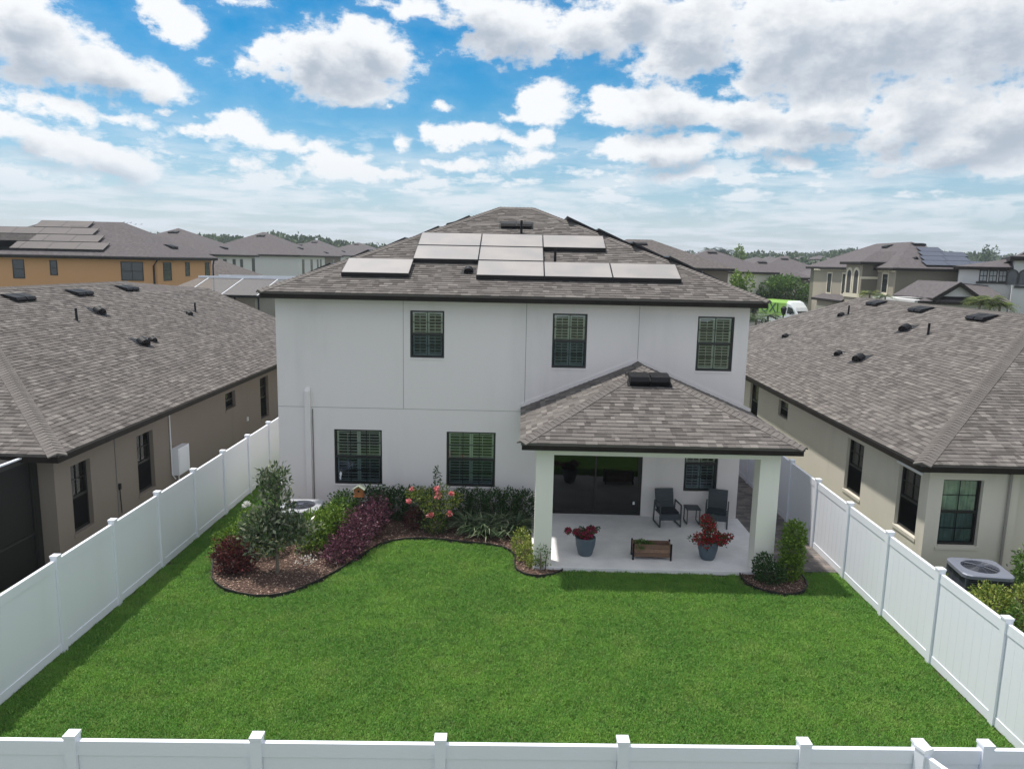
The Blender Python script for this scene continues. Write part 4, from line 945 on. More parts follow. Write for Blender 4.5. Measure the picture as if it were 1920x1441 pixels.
def grass():
    rng = rngs(140); nb = 210; V = []; F = []; TN = []
    for i in range(nb):
        r = .15*math.sqrt(rng.uniform()); a = rng.uniform(0, 6.283); x, y = r*math.cos(a), r*math.sin(a)
        d = rng.uniform(0, 6.283); l = rng.uniform(.03, .062); le = rng.uniform(.2, 1.0); w = rng.uniform(.003, .006); b = len(V)
        dx, dy = math.cos(d), math.sin(d); sx_, sy_ = -dy*w, dx*w
        V += [(x-sx_, y-sy_, 0), (x+sx_, y+sy_, 0), (x+dx*l*le*.35-sx_*.8, y+dy*l*le*.35-sy_*.8, l*.6), (x+dx*l*le*.35+sx_*.8, y+dy*l*le*.35+sy_*.8, l*.6), (x+dx*l*le, y+dy*l*le, l*(1-.35*le)+.01)]
        F += [(b, b+1, b+3, b+2), (b+2, b+3, b+4)]; tn = rng.uniform(); TN += [tn, tn]
    nv = len(V); X0, X1, Y0, Y1 = XL+.08, XR-.08, 7.6, 26.5; st = .135; pts = []
    y = Y0
    while y < Y1:
        x = X0
        while x < X1:
            p = (x+rng.uniform(-.07, .07), y+rng.uniform(-.07, .07))
            ok = p[1] > fy(p[0])+.1 and XL+.06 < p[0] < XR-.07
            if p[1] > 16.98 and p[0] > 6.2: ok = False
            if p[1] > 16.70 and .3 < p[0] < 6.4: ok = False
            if p[1] > 20.3 and p[0] > -6.8: ok = False
            if ok and (inside((p[0], p[1]), BED_L) or inside(p, BED_R) or any(inside((p[0]+a, p[1]+b), q) for a, b in ((.09,0),(-.09,0),(0,.09),(0,-.09)) for q in (BED_L, BED_R))): ok = False
            if ok: pts.append((p[0], p[1], 0.0))
            x += st
        y += st
    me = bpy.data.meshes.new('grass'); me.from_pydata(V+pts, [], F); me.materials.append(M['grass'])
    a = me.attributes.new('tone', 'FLOAT', 'FACE'); a.data.foreach_set('value', np.array(TN, np.float32))
    s_ = me.attributes.new('seed_point', 'BOOLEAN', 'POINT'); s_.data.foreach_set('value', np.array([0]*nv+[1]*len(pts), bool))
    o = bpy.data.objects.new('grass', me); COL.objects.link(o); tag(o, 'short mown green lawn grass inside the white fences', 'grass', kind='stuff')
    ng = bpy.data.node_groups.new('grass_scatter', 'GeometryNodeTree'); ng.interface.new_socket('Geometry', in_out='INPUT', socket_type='NodeSocketGeometry'); ng.interface.new_socket('Geometry', in_out='OUTPUT', socket_type='NodeSocketGeometry')
    a_in = ng.nodes.new('NodeGroupInput'); a_out = ng.nodes.new('NodeGroupOutput'); sep = ng.nodes.new('GeometryNodeSeparateGeometry'); sep.domain = 'POINT'
    na = ng.nodes.new('GeometryNodeInputNamedAttribute'); na.data_type = 'BOOLEAN'; na.inputs[0].default_value = 'seed_point'
    ip = ng.nodes.new('GeometryNodeInstanceOnPoints'); rv = ng.nodes.new('FunctionNodeRandomValue'); rv.data_type = 'FLOAT_VECTOR'; rv.inputs[0].default_value = (-.08, -.08, 0); rv.inputs[1].default_value = (.08, .08, 6.283)
    rs = ng.nodes.new('FunctionNodeRandomValue'); rs.data_type = 'FLOAT'; rs.inputs[2].default_value = .75; rs.inputs[3].default_value = 1.25
    L = ng.links; L.new(a_in.outputs[0], sep.inputs[0]); L.new(na.outputs[0], sep.inputs[1]); L.new(sep.outputs[0], ip.inputs['Points']); L.new(sep.outputs[1], ip.inputs['Instance'])
    L.new(rv.outputs[0], ip.inputs['Rotation']); L.new(rs.outputs[1], ip.inputs['Scale']); L.new(ip.outputs[0], a_out.inputs[0])
    md = o.modifiers.new('scatter', 'NODES'); md.node_group = ng
    print('grass points', len(pts))
grass()

# ================================================================ things in the garden and on the patio
M['ac_metal'] = mat('ac_metal', (.07,.08,.11), .45, metal=.2, spec=.5); M['ac_top'] = mat('ac_top', (.20,.215,.27), .4, metal=.2); M['ac_light'] = mat('ac_light', (.36,.37,.40), .4)
def ac_unit(label, loc, rz=0, top='ac_top'):
    r = thing('air_conditioner', label, 'air conditioner', loc, rz, group='outdoor air conditioning units')
    Wd, H = .47, .82
    b = MB()
    b.box(-Wd, Wd, -Wd, Wd, 0, .05); b.box(-Wd+.03, Wd-.03, -Wd+.03, Wd-.03, .05, H-.06)
    b.build('coil_body', M['solar_skirt'], r)
    lv = MB()
    for s_ in range(4):
        Q = Matrix.Rotation(s_*math.pi/2, 4, 'Z')
        for k in range(15): lv.box(-Wd+.03, Wd-.03, -Wd, -Wd+.02, .08+k*.046, .095+k*.046, M=Q)
        for x in (-Wd+.015, -.15, .15, Wd-.015): lv.box(x-.015, x+.015, -Wd-.004, -Wd+.02, .05, H-.06, M=Q)
    lv.build('louvres', M['ac_metal'], r)
    tp = MB(); n = 40
    sq = []
    for k in range(n):
        a = 2*math.pi*k/n; c_, s_ = math.cos(a), math.sin(a); m_ = max(abs(c_), abs(s_)); q = .52/m_; q = min(q, .52*1.28); sq.append((c_*q, s_*q))
    vs = [(x, y, H-.08) for x, y in sq]+[(x, y, H-.01) for x, y in sq]+[(x*.96, y*.96, H+.01) for x, y in sq]+[(.37*math.cos(2*math.pi*k/n), .37*math.sin(2*math.pi*k/n), H+.02) for k in range(n)]+[(.36*math.cos(2*math.pi*k/n), .36*math.sin(2*math.pi*k/n), H-.05) for k in range(n)]
    tp.add(vs, [(j*n+k, j*n+(k+1) % n, (j+1)*n+(k+1) % n, (j+1)*n+k) for j in range(4) for k in range(n)])
    tp.build('top_cover', M[top], r)
    gr = MB()
    for q in (.09, .14, .19, .24, .29, .34): gr.tube([(q*math.cos(2*math.pi*k/24), q*math.sin(2*math.pi*k/24), H+.02+.02*(1-q/.37)) for k in range(25)], .005, 4, cap=False)
    for k in range(8): gr.tube([(.05*math.cos(k*math.pi/4), .05*math.sin(k*math.pi/4), H+.045), (.37*math.cos(k*math.pi/4), .37*math.sin(k*math.pi/4), H+.02)], .006, 4)
    gr.lathe([(.07, H+.03), (.07, H+.05), (.03, H+.055)], n=12); gr.build('fan_grille', M['ac_metal'], r)
    fn = MB()
    for k in range(3):
        Q = Matrix.Rotation(k*2.094, 4, 'Z'); fn.prism([Q @ Vector(p) for p in ((.04,-.06,H-.12),(.33,-.13,H-.08),(.33,.1,H-.14),(.04,.06,H-.13))], (0,0,.006))
    fn.lathe([(.06,H-.16),(.06,H-.08)], n=10).build('fan', M['ac_metal'], r)
    MB().box(-.55,.55,-.55,.55,-.06,0).build('base_pad', M['patio'], r)
    return r
ac_unit('pale air conditioner by the white wall, half hidden behind the magnolia', (-5.62, 18.75, -.02), .05, 'ac_light')
ac_unit('grey air conditioner under the cream house window beyond the right fence', (10.08, 15.62, .0), -.12)
ac_unit('dark air conditioner seen through the lanai screen at the left edge', (-11.62, 14.6, .08), .1)
# birdhouse on a post
M['orange_wood'] = mat('orange_wood', (.42,.17,.05), .7, col2=(.33,.12,.04), scale=12); M['sage_roof'] = mat('sage_roof', (.35,.38,.30), .7)
bh = thing('birdhouse', 'orange wooden birdhouse with a pale green roof on a pole among the hedge', 'birdhouse', (-4.15, 19.0, 0))
MB().tube([(0,0,0),(0,0,1.05)], .02, 8).build('pole', M['bark'], bh)
MB().prism([(-.11,-.09,1.03),(.11,-.09,1.03),(.11,-.09,1.22),(0,-.09,1.29),(-.11,-.09,1.22)], (0,.18,0)).box(-.13,.13,-.12,.12,1.01,1.03).build('box', M['orange_wood'], bh)
hm = MB().lathe([(.028,0),(.028,.01)], n=14); hm.v = [(x, -.09-z, 1.17+y) for x, y, z in hm.v]; hm.build('entrance_hole', M['black_metal'], bh)
MB().bar((-.16,0,1.205),(.0,0,1.31),.26,.02).bar((.16,0,1.205),(.0,0,1.31),.26,.02).build('roof', M['sage_roof'], bh)
# pots with bougainvillea
M['pot'] = mat('pot', (.065,.095,.125), .6, col2=(.08,.11,.14), scale=6, bump=.08, bscale=40)
def pot(label, x, y, fl, sprays, seed):
    r = thing('potted_plant', label, 'potted plant', (x, y, .1), group='grey blue pots at the patio front'); rng = rngs(seed)
    MB().lathe([(.15,0),(.18,.05),(.235,.26),(.25,.42),(.245,.46),(.225,.46),(.215,.40),(.0,.40)], n=36).build('pot', M['pot'], r, smooth=True)
    MB().lathe([(.214,.395),(.1,.41)], n=20).build('soil', M['mulch_bed'], r)
    mb = MB()
    for s_ in sprays: mb.tube([(0,0,.4),(s_[0]*.5,s_[1]*.5,(s_[2]+.4)/2+.06),s_[:3]], [.012,.008,.004], 5)
    mb.build('stems', M['bark'], r)
    foliage(rng, [(s_[0],s_[1],s_[2],s_[3]*1.1,s_[3]*1.1,s_[3]) for s_ in sprays], 90*len(sprays), .055, .035, M['leaf_dark'], 'foliage', r, shell=.2)
    foliage(rng, [(s_[0],s_[1],s_[2]+.01,s_[3],s_[3],s_[3]*.85) for s_ in sprays if s_[4]], int(130*len(sprays)), .05, .045, M[fl], 'blossom', r, shell=.3)
pot('blue grey pot with sparse magenta bougainvillea on the left of the patio', 1.70, 17.62, 'petal_magenta', [(-.44,-.02,.60,.07,1),(-.2,0,.56,.09,1),(.0,-.05,.50,.15,1),(.12,.0,.62,.1,1),(.3,.05,.66,.04,0),(-.1,.1,.62,.06,0),(.22,.05,.58,.05,1),(-.35,0,.58,.04,0)], 150)
pot('blue grey pot overflowing with red bougainvillea on the right of the patio', 4.68, 17.55, 'petal_red', [(-.02,0,.85,.18,1),(-.22,-.05,.5,.17,1),(.05,-.05,.62,.2,1),(.32,-.05,.5,.16,1),(.5,0,.56,.1,1),(-.1,0,1.0,.12,1),(.15,.1,.98,.08,0),(-.42,0,.5,.06,0),(-.05,-.14,.42,.14,1),(.22,-.12,.48,.14,1)], 151)
# planter box
M['plank'] = mat('plank', (.17,.085,.05), .7, tone=[(0,(.10,.05,.03)),(1,(.26,.15,.10))], col2=(.12,.08,.06,.5), scale=14, bump=.3, bscale=50)
pb_ = thing('wooden_planter', 'rectangular wooden planter box with black corner legs in the middle of the patio', 'planter', (3.30, 17.52, .1), -.03)
for k in range(3):
    for y0_ in (-.16, .135): MB().box(-.43,.43,y0_,y0_+.025,.08+k*.105,.08+k*.105+.098,[.3,.9,.5][k]).build('plank', M['plank'], pb_)
    for x0_ in (-.455, .43): MB().box(x0_,x0_+.025,-.135,.135,.08+k*.105,.08+k*.105+.098,[.6,.2,.8][k]).build('plank', M['plank'], pb_)
for sx_ in (-1, 1):
    for sy_ in (-1, 1): MB().box(sx_*.455-.02, sx_*.455+.02, sy_*.16-.02, sy_*.16+.02, 0, .42).build('leg', M['black_metal'], pb_)
MB().box(-.43,.43,-.135,.135,.1,.30).build('soil', M['mulch_bed'], pb_)
foliage(rngs(152), [(-.25,0,.36,.2,.13,.08),(-.05,0,.34,.12,.1,.05),(-.3,-.16,.3,.12,.06,.08)], 420, .05, .03, M['leaf_mid'], 'foliage', pb_, shell=.1)
# chairs and table
M['wicker'] = mat('wicker', (.05,.065,.08), .6, bump=.5, bscale=90); M['chair_frame'] = mat('chair_frame', (.045,.055,.065), .5); M['cushion'] = mat('cushion', (.006,.009,.02), .85); M['cushion_b'] = mat('cushion_b', (.008,.02,.03), .85)
def chair(label, loc, rz, cush):
    r = thing('patio_chair', label, 'chair', loc, rz, group='patio chairs with arms')
    for s_ in (-1, 1):
        x = s_*.29; mb = MB()
        P_ = [(x,-.28,.62),(x,-.30,.02),(x,.30,.02),(x,.24,.62),(x,-.28,.62)]
        for a, b in zip(P_[:-1], P_[1:]): mb.bar(a, b, .035, .03)
        mb.build('side_frame', M['chair_frame'], r)
    MB().box(-.27,.27,-.27,.25,.33,.37).build('seat', M['wicker'], r)
    MB().box(-.25,.25,-.26,.2,.372,.43).build('cushion', cush, r, bevel=.02)
    MB().box(-.27,.27,-.285,-.255,.2,.35).build('apron', M['wicker'], r)
    bk = MB(); 
    for k in range(6): bk.add([(x, y_+.0, z) for (y_, z) in ((.22+.028*k, .40+.085*k), (.245+.028*k, .478+.085*k)) for x in (-.26, .26)]+[(x, y_+.03, z) for (y_, z) in ((.22+.028*k, .40+.085*k), (.245+.028*k, .478+.085*k)) for x in (-.26, .26)], [(0,1,3,2),(4,6,7,5),(0,4,5,1),(2,3,7,6),(0,2,6,4),(1,5,7,3)])
    bk.build('backrest', M['wicker'], r)
    return r
chair('dark wicker chair with navy cushion left of the small patio table', (4.15, 19.98, .1), .12, M['cushion'])
chair('dark wicker chair with teal cushion right of the table by the window', (5.52, 20.0, .1), -.28, M['cushion_b'])
tb = thing('side_table', 'small dark square side table between the two patio chairs', 'table', (4.87, 20.15, .1))
for sx_ in (-1, 1):
    mb = MB(); x = sx_*.17
    for a, b in (((x,-.2,.42),(x,-.2,.02)), ((x,-.2,.02),(x,.2,.02)), ((x,.2,.02),(x,.2,.42))): mb.bar(a, b, .025)
    mb.build('leg_frame', M['chair_frame'], tb)
MB().box(-.2,.2,-.22,.22,.42,.445).build('table_top', M['wicker'], tb, bevel=.005)
# hose reel at the far house corner
hr = thing('hose_reel', 'dark garden hose reel on the path at the right house corner', 'hose reel', (6.5, 22.4, 0))
MB().tube([(.0+.0*k, .22*math.cos(k*.5), .85+.22*math.sin(k*.5)) for k in range(26)], .03, 6).build('hose', M['black_metal'], hr)
MB().box(-.15,.1,-.03,.03,.2,1.2).box(-.2,.2,-.15,.15,.0,.25).build('stand', M['black_metal'], hr)
# ================================================================ houses farther off
M['orange_stucco'] = mat('orange_stucco', (.56,.31,.155), .9, streak=((.48,.27,.13), .5, .5)); M['white_stucco'] = mat('white_stucco', (.60,.60,.60), .9, streak=((.52,.52,.53), .4, .4))
M['brown_stucco'] = mat('brown_stucco', (.17,.14,.115), .9); M['olive_stucco'] = mat('olive_stucco', (.165,.155,.125), .9, streak=((.135,.125,.1), .5, .4)); M['beige_stucco'] = mat('beige_stucco', (.36,.32,.26), .9, streak=((.30,.27,.22), .4, .5))
M['cream_trim'] = mat('cream_trim', (.68,.63,.50), .8); M['garage'] = mat('garage', (.33,.30,.25), .7); M['pane_far'] = mat('pane_far', (.02,.03,.035), .12, spec=.8)
M['solar_dull'] = mat('solar_dull', (.06,.050,.052), .6, spec=.3, col2=(.075,.062,.062), scale=1); M['far_dark_shingle'] = mat('far_dark_shingle', (.09,.08,.085), .95, col2=(.13,.118,.122,.8), scale=5, detail=8, spec=.2)
def far_window(root, Fm, u0, u1, z0, z1, trim=None, split=True, muntins=False, arch=False):
    Wd, H = u1-u0, z1-z0; mb = MB(); f = .06
    mb.box(0, f, -.03, .03, 0, H).box(Wd-f, Wd, -.03, .03, 0, H).box(f, Wd-f, -.03, .03, H-f, H).box(f, Wd-f, -.03, .03, 0, f)
    if split: mb.box(f, Wd-f, -.028, .03, H/2-.03, H/2+.03)
    if muntins: mb.box(Wd/2-.02, Wd/2+.02, -.026, .03, f, H-f)
    o = mb.mesh('window', M['bronze']); w = put(root, 'window', o, Fm @ Matrix.Translation((u0, 0, z0)))
    place('pane', MB().box(f, Wd-f, -.012, .02, f, H-f).mesh('pane', M['pane_far']), w)
    if trim:
        t = .14; tb_ = MB().box(-t, 0, -.05, .02, -t, H+t).box(Wd, Wd+t, -.05, .02, -t, H+t).box(0, Wd, -.05, .02, H, H+t).box(0, Wd, -.05, .02, -t, 0).box(-t-.06, Wd+t+.06, -.09, .02, -t-.12, -t)
        place('trim', tb_.mesh('trim', M[trim]), w)
    return w
def hip_house(name, label, x0, x1, y0, y1, wall, ze, slope=.4, roofm='far_dark_shingle', zb=None, wins_f=(), wins_r=(), wins_l=(), oh=.4, trim=None, group=None, vents=True, cat='house', ridge=None):
    zb = zfun((y0+y1)/2)-.1 if zb is None else zb
    r = thing(name, label, cat, ((x0+x1)/2, (y0+y1)/2, zb), group=group, world=True)
    MB().box(x0, x1, y0, y1, zb, ze-.12).build('wall', M[wall], r)
    a, b, c, d = x0-oh, x1+oh, y0-oh, y1+oh; w_, d_ = b-a, d-c; z = ze
    if w_ > d_: h = d_/2; ra_, rb_ = (a+h, (c+d)/2, z+h*slope), (b-h, (c+d)/2, z+h*slope)
    else: h = w_/2; ra_, rb_ = ((a+b)/2, c+h, z+h*slope), ((a+b)/2, d-h, z+h*slope)
    P = hip_planes(a, b, c, d, z, ra_, rb_)
    P = [[v for i, v in enumerate(q) if i == 0 or Vector(v) != Vector(q[i-1])] for q in P]
    roof_base(P, r, roofm, t=.06)
    fascia_ring(a+.01, b-.01, c+.01, d-.01, z-.02, r, h=.2)
    for f_, ws, Q in (('front', wins_f, FRM('front', 0, y0)), ('right', wins_r, FRM('right', x1, 0)), ('left', wins_l, FRM('left', x0, 0))):
        for q in ws: far_window(r, Q, *(q if f_ != 'left' else (-q[1], -q[0], q[2], q[3])), trim=trim, muntins=q[1]-q[0] > 1.4)
    if vents:
        put(r, 'roof_vent', ME_VENT, onplane(P[0], (ra_[0]+rb_[0])/2, c+h*.82) if True else None)
        put(r, 'roof_vent', ME_VENT, onplane(P[1], b-h*.25 if w_ <= d_ else b-h*.3, (c+d)/2))
    return r, P
# orange house, left
oz = 7.02
oh_, OP = hip_house('house', 'orange stucco two storey house with solar panels on its dark roof at the left edge', -38.5, -24.3, 50.4, 59.2, 'orange_stucco', oz, .50,
   wins_f=[(at(23,492,50.4).x, at(45,492,50.4).x, oz-1.6, oz-.35), (at(93,492,50.4).x, at(107,492,50.4).x, oz-1.35, oz-.35), (at(226,492,50.4).x, at(268,492,50.4).x, oz-1.6, oz-.35)],
   wins_r=[(51.2, 52.4, oz-1.6, oz-.35), (54.6, 55.3, oz-1.35, oz-.35), (58.0, 58.8, oz-1.5, oz-.35)])
for j in range(4):
    for k in range((5, 5, 4, 2)[j]): solar(oh_, OP[0], -27.9-j*.9-1.9*(k+1)+(0.0), 50.55+j*1.02, j == 0)
    if j < 2:
        for k in range(2): solar(oh_, OP[0], -37.8+j*.7-1.9*(k-1)-0.2, 50.55+j*1.02, j == 0)
MB().tube([(-24.3+.05, 50.35, oz-.2), (-24.5, 50.3, oz-.6), (-24.5, 50.3, 1)], .06, 8).tube([(-24.1, 59.3, oz-.2), (-24.2, 59.3, oz-.6), (-24.2, 59.3, 1)], .06, 8).build('downspout', M['fascia'], oh_)
for ch in oh_.children:
    if ch.name.startswith('solar_panel'):
        for c_ in ch.children:
            if c_.name.startswith('cell'): c_.data = bpy.data.meshes.get('cell_dull') or CELL_MB.mesh('cell_dull', M['solar_dull'])
# row behind it
hip_house('house', 'grey white two storey house directly behind the orange house, pointed dark roof', -42.8, -30.85, 75.6, 87.6, 'white_stucco', 7.34, .42, wins_r=[(78.20,79.10,5.74,6.87),(80.79,81.59,5.28,6.87),(82.94,83.73,5.74,6.87),(86.56,87.46,4.72,6.98)])
hip_house('house', 'wide white two storey house with a long blank wall right of the orange house', -40.68, -27.91, 94.92, 107.35, 'white_stucco', 7.49, .44, wins_r=[(96.28,97.18,4.95,6.98),(100.12,101.02,5.51,6.98),(103.28,103.96,4.95,6.98),(104.86,105.54,4.95,6.98)])
hip_house('house', 'brown two storey house right of the wide white one', -38.42, -30.51, 114.13, 127.69, 'brown_stucco', 7.54, .42, wins_f=[(-33.45,-31.53,5.40,7.09)], wins_r=[(115.82,116.84,5.17,6.98),(122.04,123.17,5.51,6.98)])
hip_house('house', 'far dark roofed house farthest along the left row', -45.2, -32.77, 137.86, 151.42, 'white_stucco', 7.77, .42)
hip_house('house', 'dark roofed house just left of the main roof in the far row', -42.94, -29.38, 160.46, 176.28, 'white_stucco', 8.11, .36)
hip_house('house', 'far roof at the extreme left behind the orange house', -72, -52, 96, 110, 'brown_stucco', 7.6, .4)
# low brown roof + pool cage between
hip_house('house', 'single storey house with a low brown roof behind the pool cage', -33.5, -21.6, 61, 73, 'cream_stucco', 4.1, .48, roofm='far_shingle', vents=False)
pg_ = thing('screen_enclosure', 'pale framed pool screen cage with a grey mesh roof beyond the taupe house', 'enclosure', (-17, 44, 0), world=True)
zc, zw, y_n, y_f = 5.92, 5.02, 41.5, 46.4; cxs = [-18.6, -16.6, -14.6, -13.0]
for x in cxs: MB().bar((x, y_n, zw), (x+.6, y_n+2.0, zc), .045).bar((x+.6, y_n+2.0, zc), (x+.6, y_f, zc), .045).build('rafter', M['vinyl'], pg_)
MB().bar((-18.6, y_n+2, zc+.05), (-11.9, y_n+2, zc+.05), .1, .12).bar((-18.6, y_f, zc+.05), (-11.9, y_f, zc+.05), .1, .12).build('ridge_beam', M['vinyl'], pg_)
MB().bar((-20.2, y_n, zw), (-11.4, y_n, zw), .09).bar((-20.2, y_n, 2.9), (-11.4, y_n, 2.9), .06).build('wall_beam', M['bronze'], pg_)
for x in [-20.1, -18.6, -17.2, -15.8, -14.5, -13.2, -12.0]: MB().bar((x, y_n, 0), (x, y_n, zw), .07).build('post', M['bronze'], pg_)
M['mesh_grey'] = bpy.data.materials.new('mesh_grey'); m = M['mesh_grey']; m.use_nodes = True; t = m.node_tree
tr = t.nodes.new('ShaderNodeBsdfTransparent'); mx = t.nodes.new('ShaderNodeMixShader'); mx.inputs[0].default_value = .62; bb = t.nodes['Principled BSDF']; bb.inputs['Base Color'].default_value = (.025,.025,.035,1)
t.links.new(tr.outputs[0], mx.inputs[1]); t.links.new(bb.outputs[0], mx.inputs[2]); t.links.new(mx.outputs[0], t.nodes['Material Output'].inputs[0])
MB().add([(-20.2,y_n,zw),(-11.4,y_n,zw),(-11.9,y_n+2,zc),(-18.6,y_n+2,zc)], [(0,1,2,3)]).add([(-18.6,y_n+2,zc),(-11.9,y_n+2,zc),(-11.9,y_f,zc),(-18.6,y_f,zc)], [(0,1,2,3)]).add([(-20.2,y_n,.1),(-11.4,y_n,.1),(-11.4,y_n,zw-.05),(-20.2,y_n,zw-.05)], [(0,1,2,3)]).build('screen', M['mesh_grey'], pg_)
# right of the main house
hip_house('house', 'brown roofed two storey house directly behind the main house on the right', 3.6, 16.2, 60, 70.5, 'brown_stucco', 7.0, .40, roofm='far_shingle')
hip_house('house', 'house with a pointed brown roof below the distant palms', 16.5, 28.5, 86, 98, 'cream_stucco', 6.6, .40)
hip_house('house', 'low grey roof between the pointed roof and the green street tree', 25.5, 34.5, 92, 104, 'brown_stucco', 6.0, .42)
hip_house('house', 'dark roofed house behind the green street tree, left one', 34, 46, 112, 124, 'brown_stucco', 6.2, .42)
hip_house('house', 'dark roofed house behind the green street tree, right one', 37.5, 50, 98, 110, 'cream_stucco', 5.6, .42)
hip_house('house', 'far small brown roof left of the green street tree', 30, 40, 128, 140, 'cream_stucco', 7.0, .36)
def gable_front(root, x0, x1, y, z, rise, depth, face='white_stucco', roofm='far_dark_shingle'):
    """small front gable: face triangle and two roof slopes with dark rakes, part of a house"""
    xm_ = (x0+x1)/2; o_ = .35
    MB().prism([(x0,y,z),(x1,y,z),(xm_,y,z+rise)], (0,depth*.9,0)).build('gable', M[face], root)
    s_ = rise/(xm_-x0); mb = MB(); rk = MB()
    for sg in (-1, 1):
        xe = (x0-o_) if sg < 0 else (x1+o_); ze_ = z-o_*s_
        mb.prism([(xe,y-.3,ze_+.05),(xm_,y-.3,z+rise+.05),(xm_,y+depth,z+rise+.05),(xe,y+depth,ze_+.05)], (0,0,.07))
        rk.prism([(xe,y-.34,ze_-.2),(xm_,y-.34,z+rise-.15),(xm_,y-.34,z+rise+.12),(xe,y-.34,ze_+.09)], (0,.04,0))
    mb.build('gable_roof', M[roofm], root); rk.build('rake', M['fascia'], root)
sm, _ = hip_house('house', 'small cream front gabled house low behind the green street tree', 30.2, 36.0, 88, 95, 'white_stucco', 4.0, .35, vents=False)
gable_front(sm, 33.2, 36.2, 87.6, 3.9, 1.6, 3)
# tan two storey house with the arched tower
TX, TY = 30.2, 62.0; te = 7.18
tn_ = thing('house', 'tan two storey house with arched tower, garages and blue solar roof on the right', 'house', (TX+6, 70, 1), world=True)
MB().box(TX, 38.0, TY, 80, .9, te).build('wall', M['olive_stucco'], tn_)
MB().box(TX-.02, TX+.1, TY-.01, 64.9, .9, te-.01).box(TX-.02, TX+.1, 67.9, 79, .9, te-.01).build('wall', M['beige_stucco'], tn_)
MB().box(28.8, TX, 64.9, 68.0, .9, te+.35).build('tower', M['olive_stucco'], tn_); MB().box(28.78, 28.86, 64.88, 68.0, .9, te+.34).build('tower_face', M['beige_stucco'], tn_)
MB().box(29.5, TX, 68.0, 74.5, 3.9, te-.05).box(28.85, TX, 68.0, 74.2, .9, 4.2).build('wall', M['beige_stucco'], tn_)
P = hip_planes(TX-.45, TX+8.2, TY-.45, 80.4, te+.14, (TX+3.9, 67.6, 9.6), (TX+4.0, 74.5, 9.6)); roof_base(P, tn_, 'far_dark_shingle'); TANP = P; fascia_ring(TX-.44, TX+8.1, TY-.44, 80.3, te+.12, tn_, h=.22)
P2 = hip_planes(28.4, TX+5.0, 64.4, 68.6, te+.60, (30.6, 66.5, te+1.5), (TX+5, 66.5, te+1.5)); roof_base([[v for i, v in enumerate(q) if i == 0 or v != q[i-1]] for q in P2], tn_, 'far_dark_shingle'); fascia_ring(28.41, TX+1.5, 64.41, 68.59, te+.58, tn_, h=.22)
P3 = hip_planes(29.1, TX+3.5, 68.3, 75.0, te+.12, (32.4, 71.65, te+1.5), (TX+3.5, 71.65, te+1.5)); roof_base([[v for i, v in enumerate(q) if i == 0 or v != q[i-1]] for q in P3], tn_, 'far_dark_shingle'); fascia_ring(29.11, TX, 68.61, 74.99, te+.10, tn_, h=.22)
P4 = [[(28.45,74.7,4.35),(28.45,67.7,4.35),(29.5,68.0,4.8),(29.5,74.4,4.8)]]; roof_base(P4, tn_, 'far_dark_shingle'); MB().box(28.45, 28.49, 67.7, 74.7, 4.12, 4.34).build('fascia', M['fascia'], tn_)
Ft = FRM('left', TX-.02, 0); Fb = FRM('left', 29.5, 0); Fg = FRM('left', 28.85, 0); Fw = FRM('left', 28.78, 0)
far_window(tn_, Ft, -63.9, -63.0, te-1.9, te-.4, trim='cream_trim')
far_window(tn_, Fb, -70.2, -69.3, te-2.3, te-.5, trim='cream_trim'); far_window(tn_, Fb, -73.6, -72.7, te-2.3, te-.5, trim='cream_trim')
for (a, b) in ((-71.6, -68.6), (-73.9, -72.3)):
    gd = MB()
    for k in range(5): gd.box(a, b, -.02, .03, 1.0+k*.46, 1.0+k*.46+.44)
    gd.v = [tuple(Fg @ Vector(v)) for v in gd.v]; gd.build('garage_door', M['garage'], tn_)
    tq = MB().box(a-.3, a, -.06, .02, .9, 3.6).box(b, b+.3, -.06, .02, .9, 3.6).box(a, b, -.06, .02, 3.3, 3.6); tq.v = [tuple(Fg @ Vector(v)) for v in tq.v]; tq.build('trim', M['cream_trim'], tn_)
def arch(root, Fm, uc, z0, w, h, name='arch', fill='room', trim='cream_trim', tw=.22, prj=.06):
    n = 14; r_ = w/2; zt = z0+h-r_
    inn = [(uc-r_, z0)]+[(uc+r_*math.cos(math.pi-math.pi*k/n), zt+r_*math.sin(math.pi*k/n)) for k in range(n+1)]+[(uc+r_, z0)]
    R2 = r_+tw; out = [(uc-R2, z0)]+[(uc+R2*math.cos(math.pi-math.pi*k/n), zt+R2*math.sin(math.pi*k/n)) for k in range(n+1)]+[(uc+R2, z0)]
    mb = MB().add([(u, -.015, z) for u, z in inn]+[(u, .05, z) for u, z in inn], [tuple(range(len(inn)))]+[(i, i+1, len(inn)+i+1, len(inn)+i) for i in range(len(inn)-1)])
    mb.v = [tuple(Fm @ Vector(v)) for v in mb.v]; o = mb.build(name, M[fill], root)
    q = MB(); m_ = len(inn); vs = [(u, -prj, z) for u, z in inn]+[(u, -prj, z) for u, z in out]+[(u, .0, z) for u, z in inn]+[(u, 0, z) for u, z in out]
    q.add(vs, [(i, i+1, m_+i+1, m_+i) for i in range(m_-1)]+[(m_+i, m_+i+1, 3*m_+i+1, 3*m_+i) for i in range(m_-1)]+[(i, i+1, 2*m_+i+1, 2*m_+i) for i in range(m_-1)])
    q.v = [tuple(Fm @ Vector(v)) for v in q.v]; q.build('arch_trim', M[trim], root); return o
arch(tn_, Fw, -67.15, te-2.1, .85, 2.0); arch(tn_, Fw, -65.75, te-2.1, .85, 2.0); arch(tn_, Fw, -66.45, 1.0, 1.9, 2.6)
MB().box(28.70, TX, 64.8, 68.02, te-2.45, te-2.12).box(28.72, TX, 64.84, 64.88, te-.85, te-.65).build('band', M['cream_trim'], tn_)
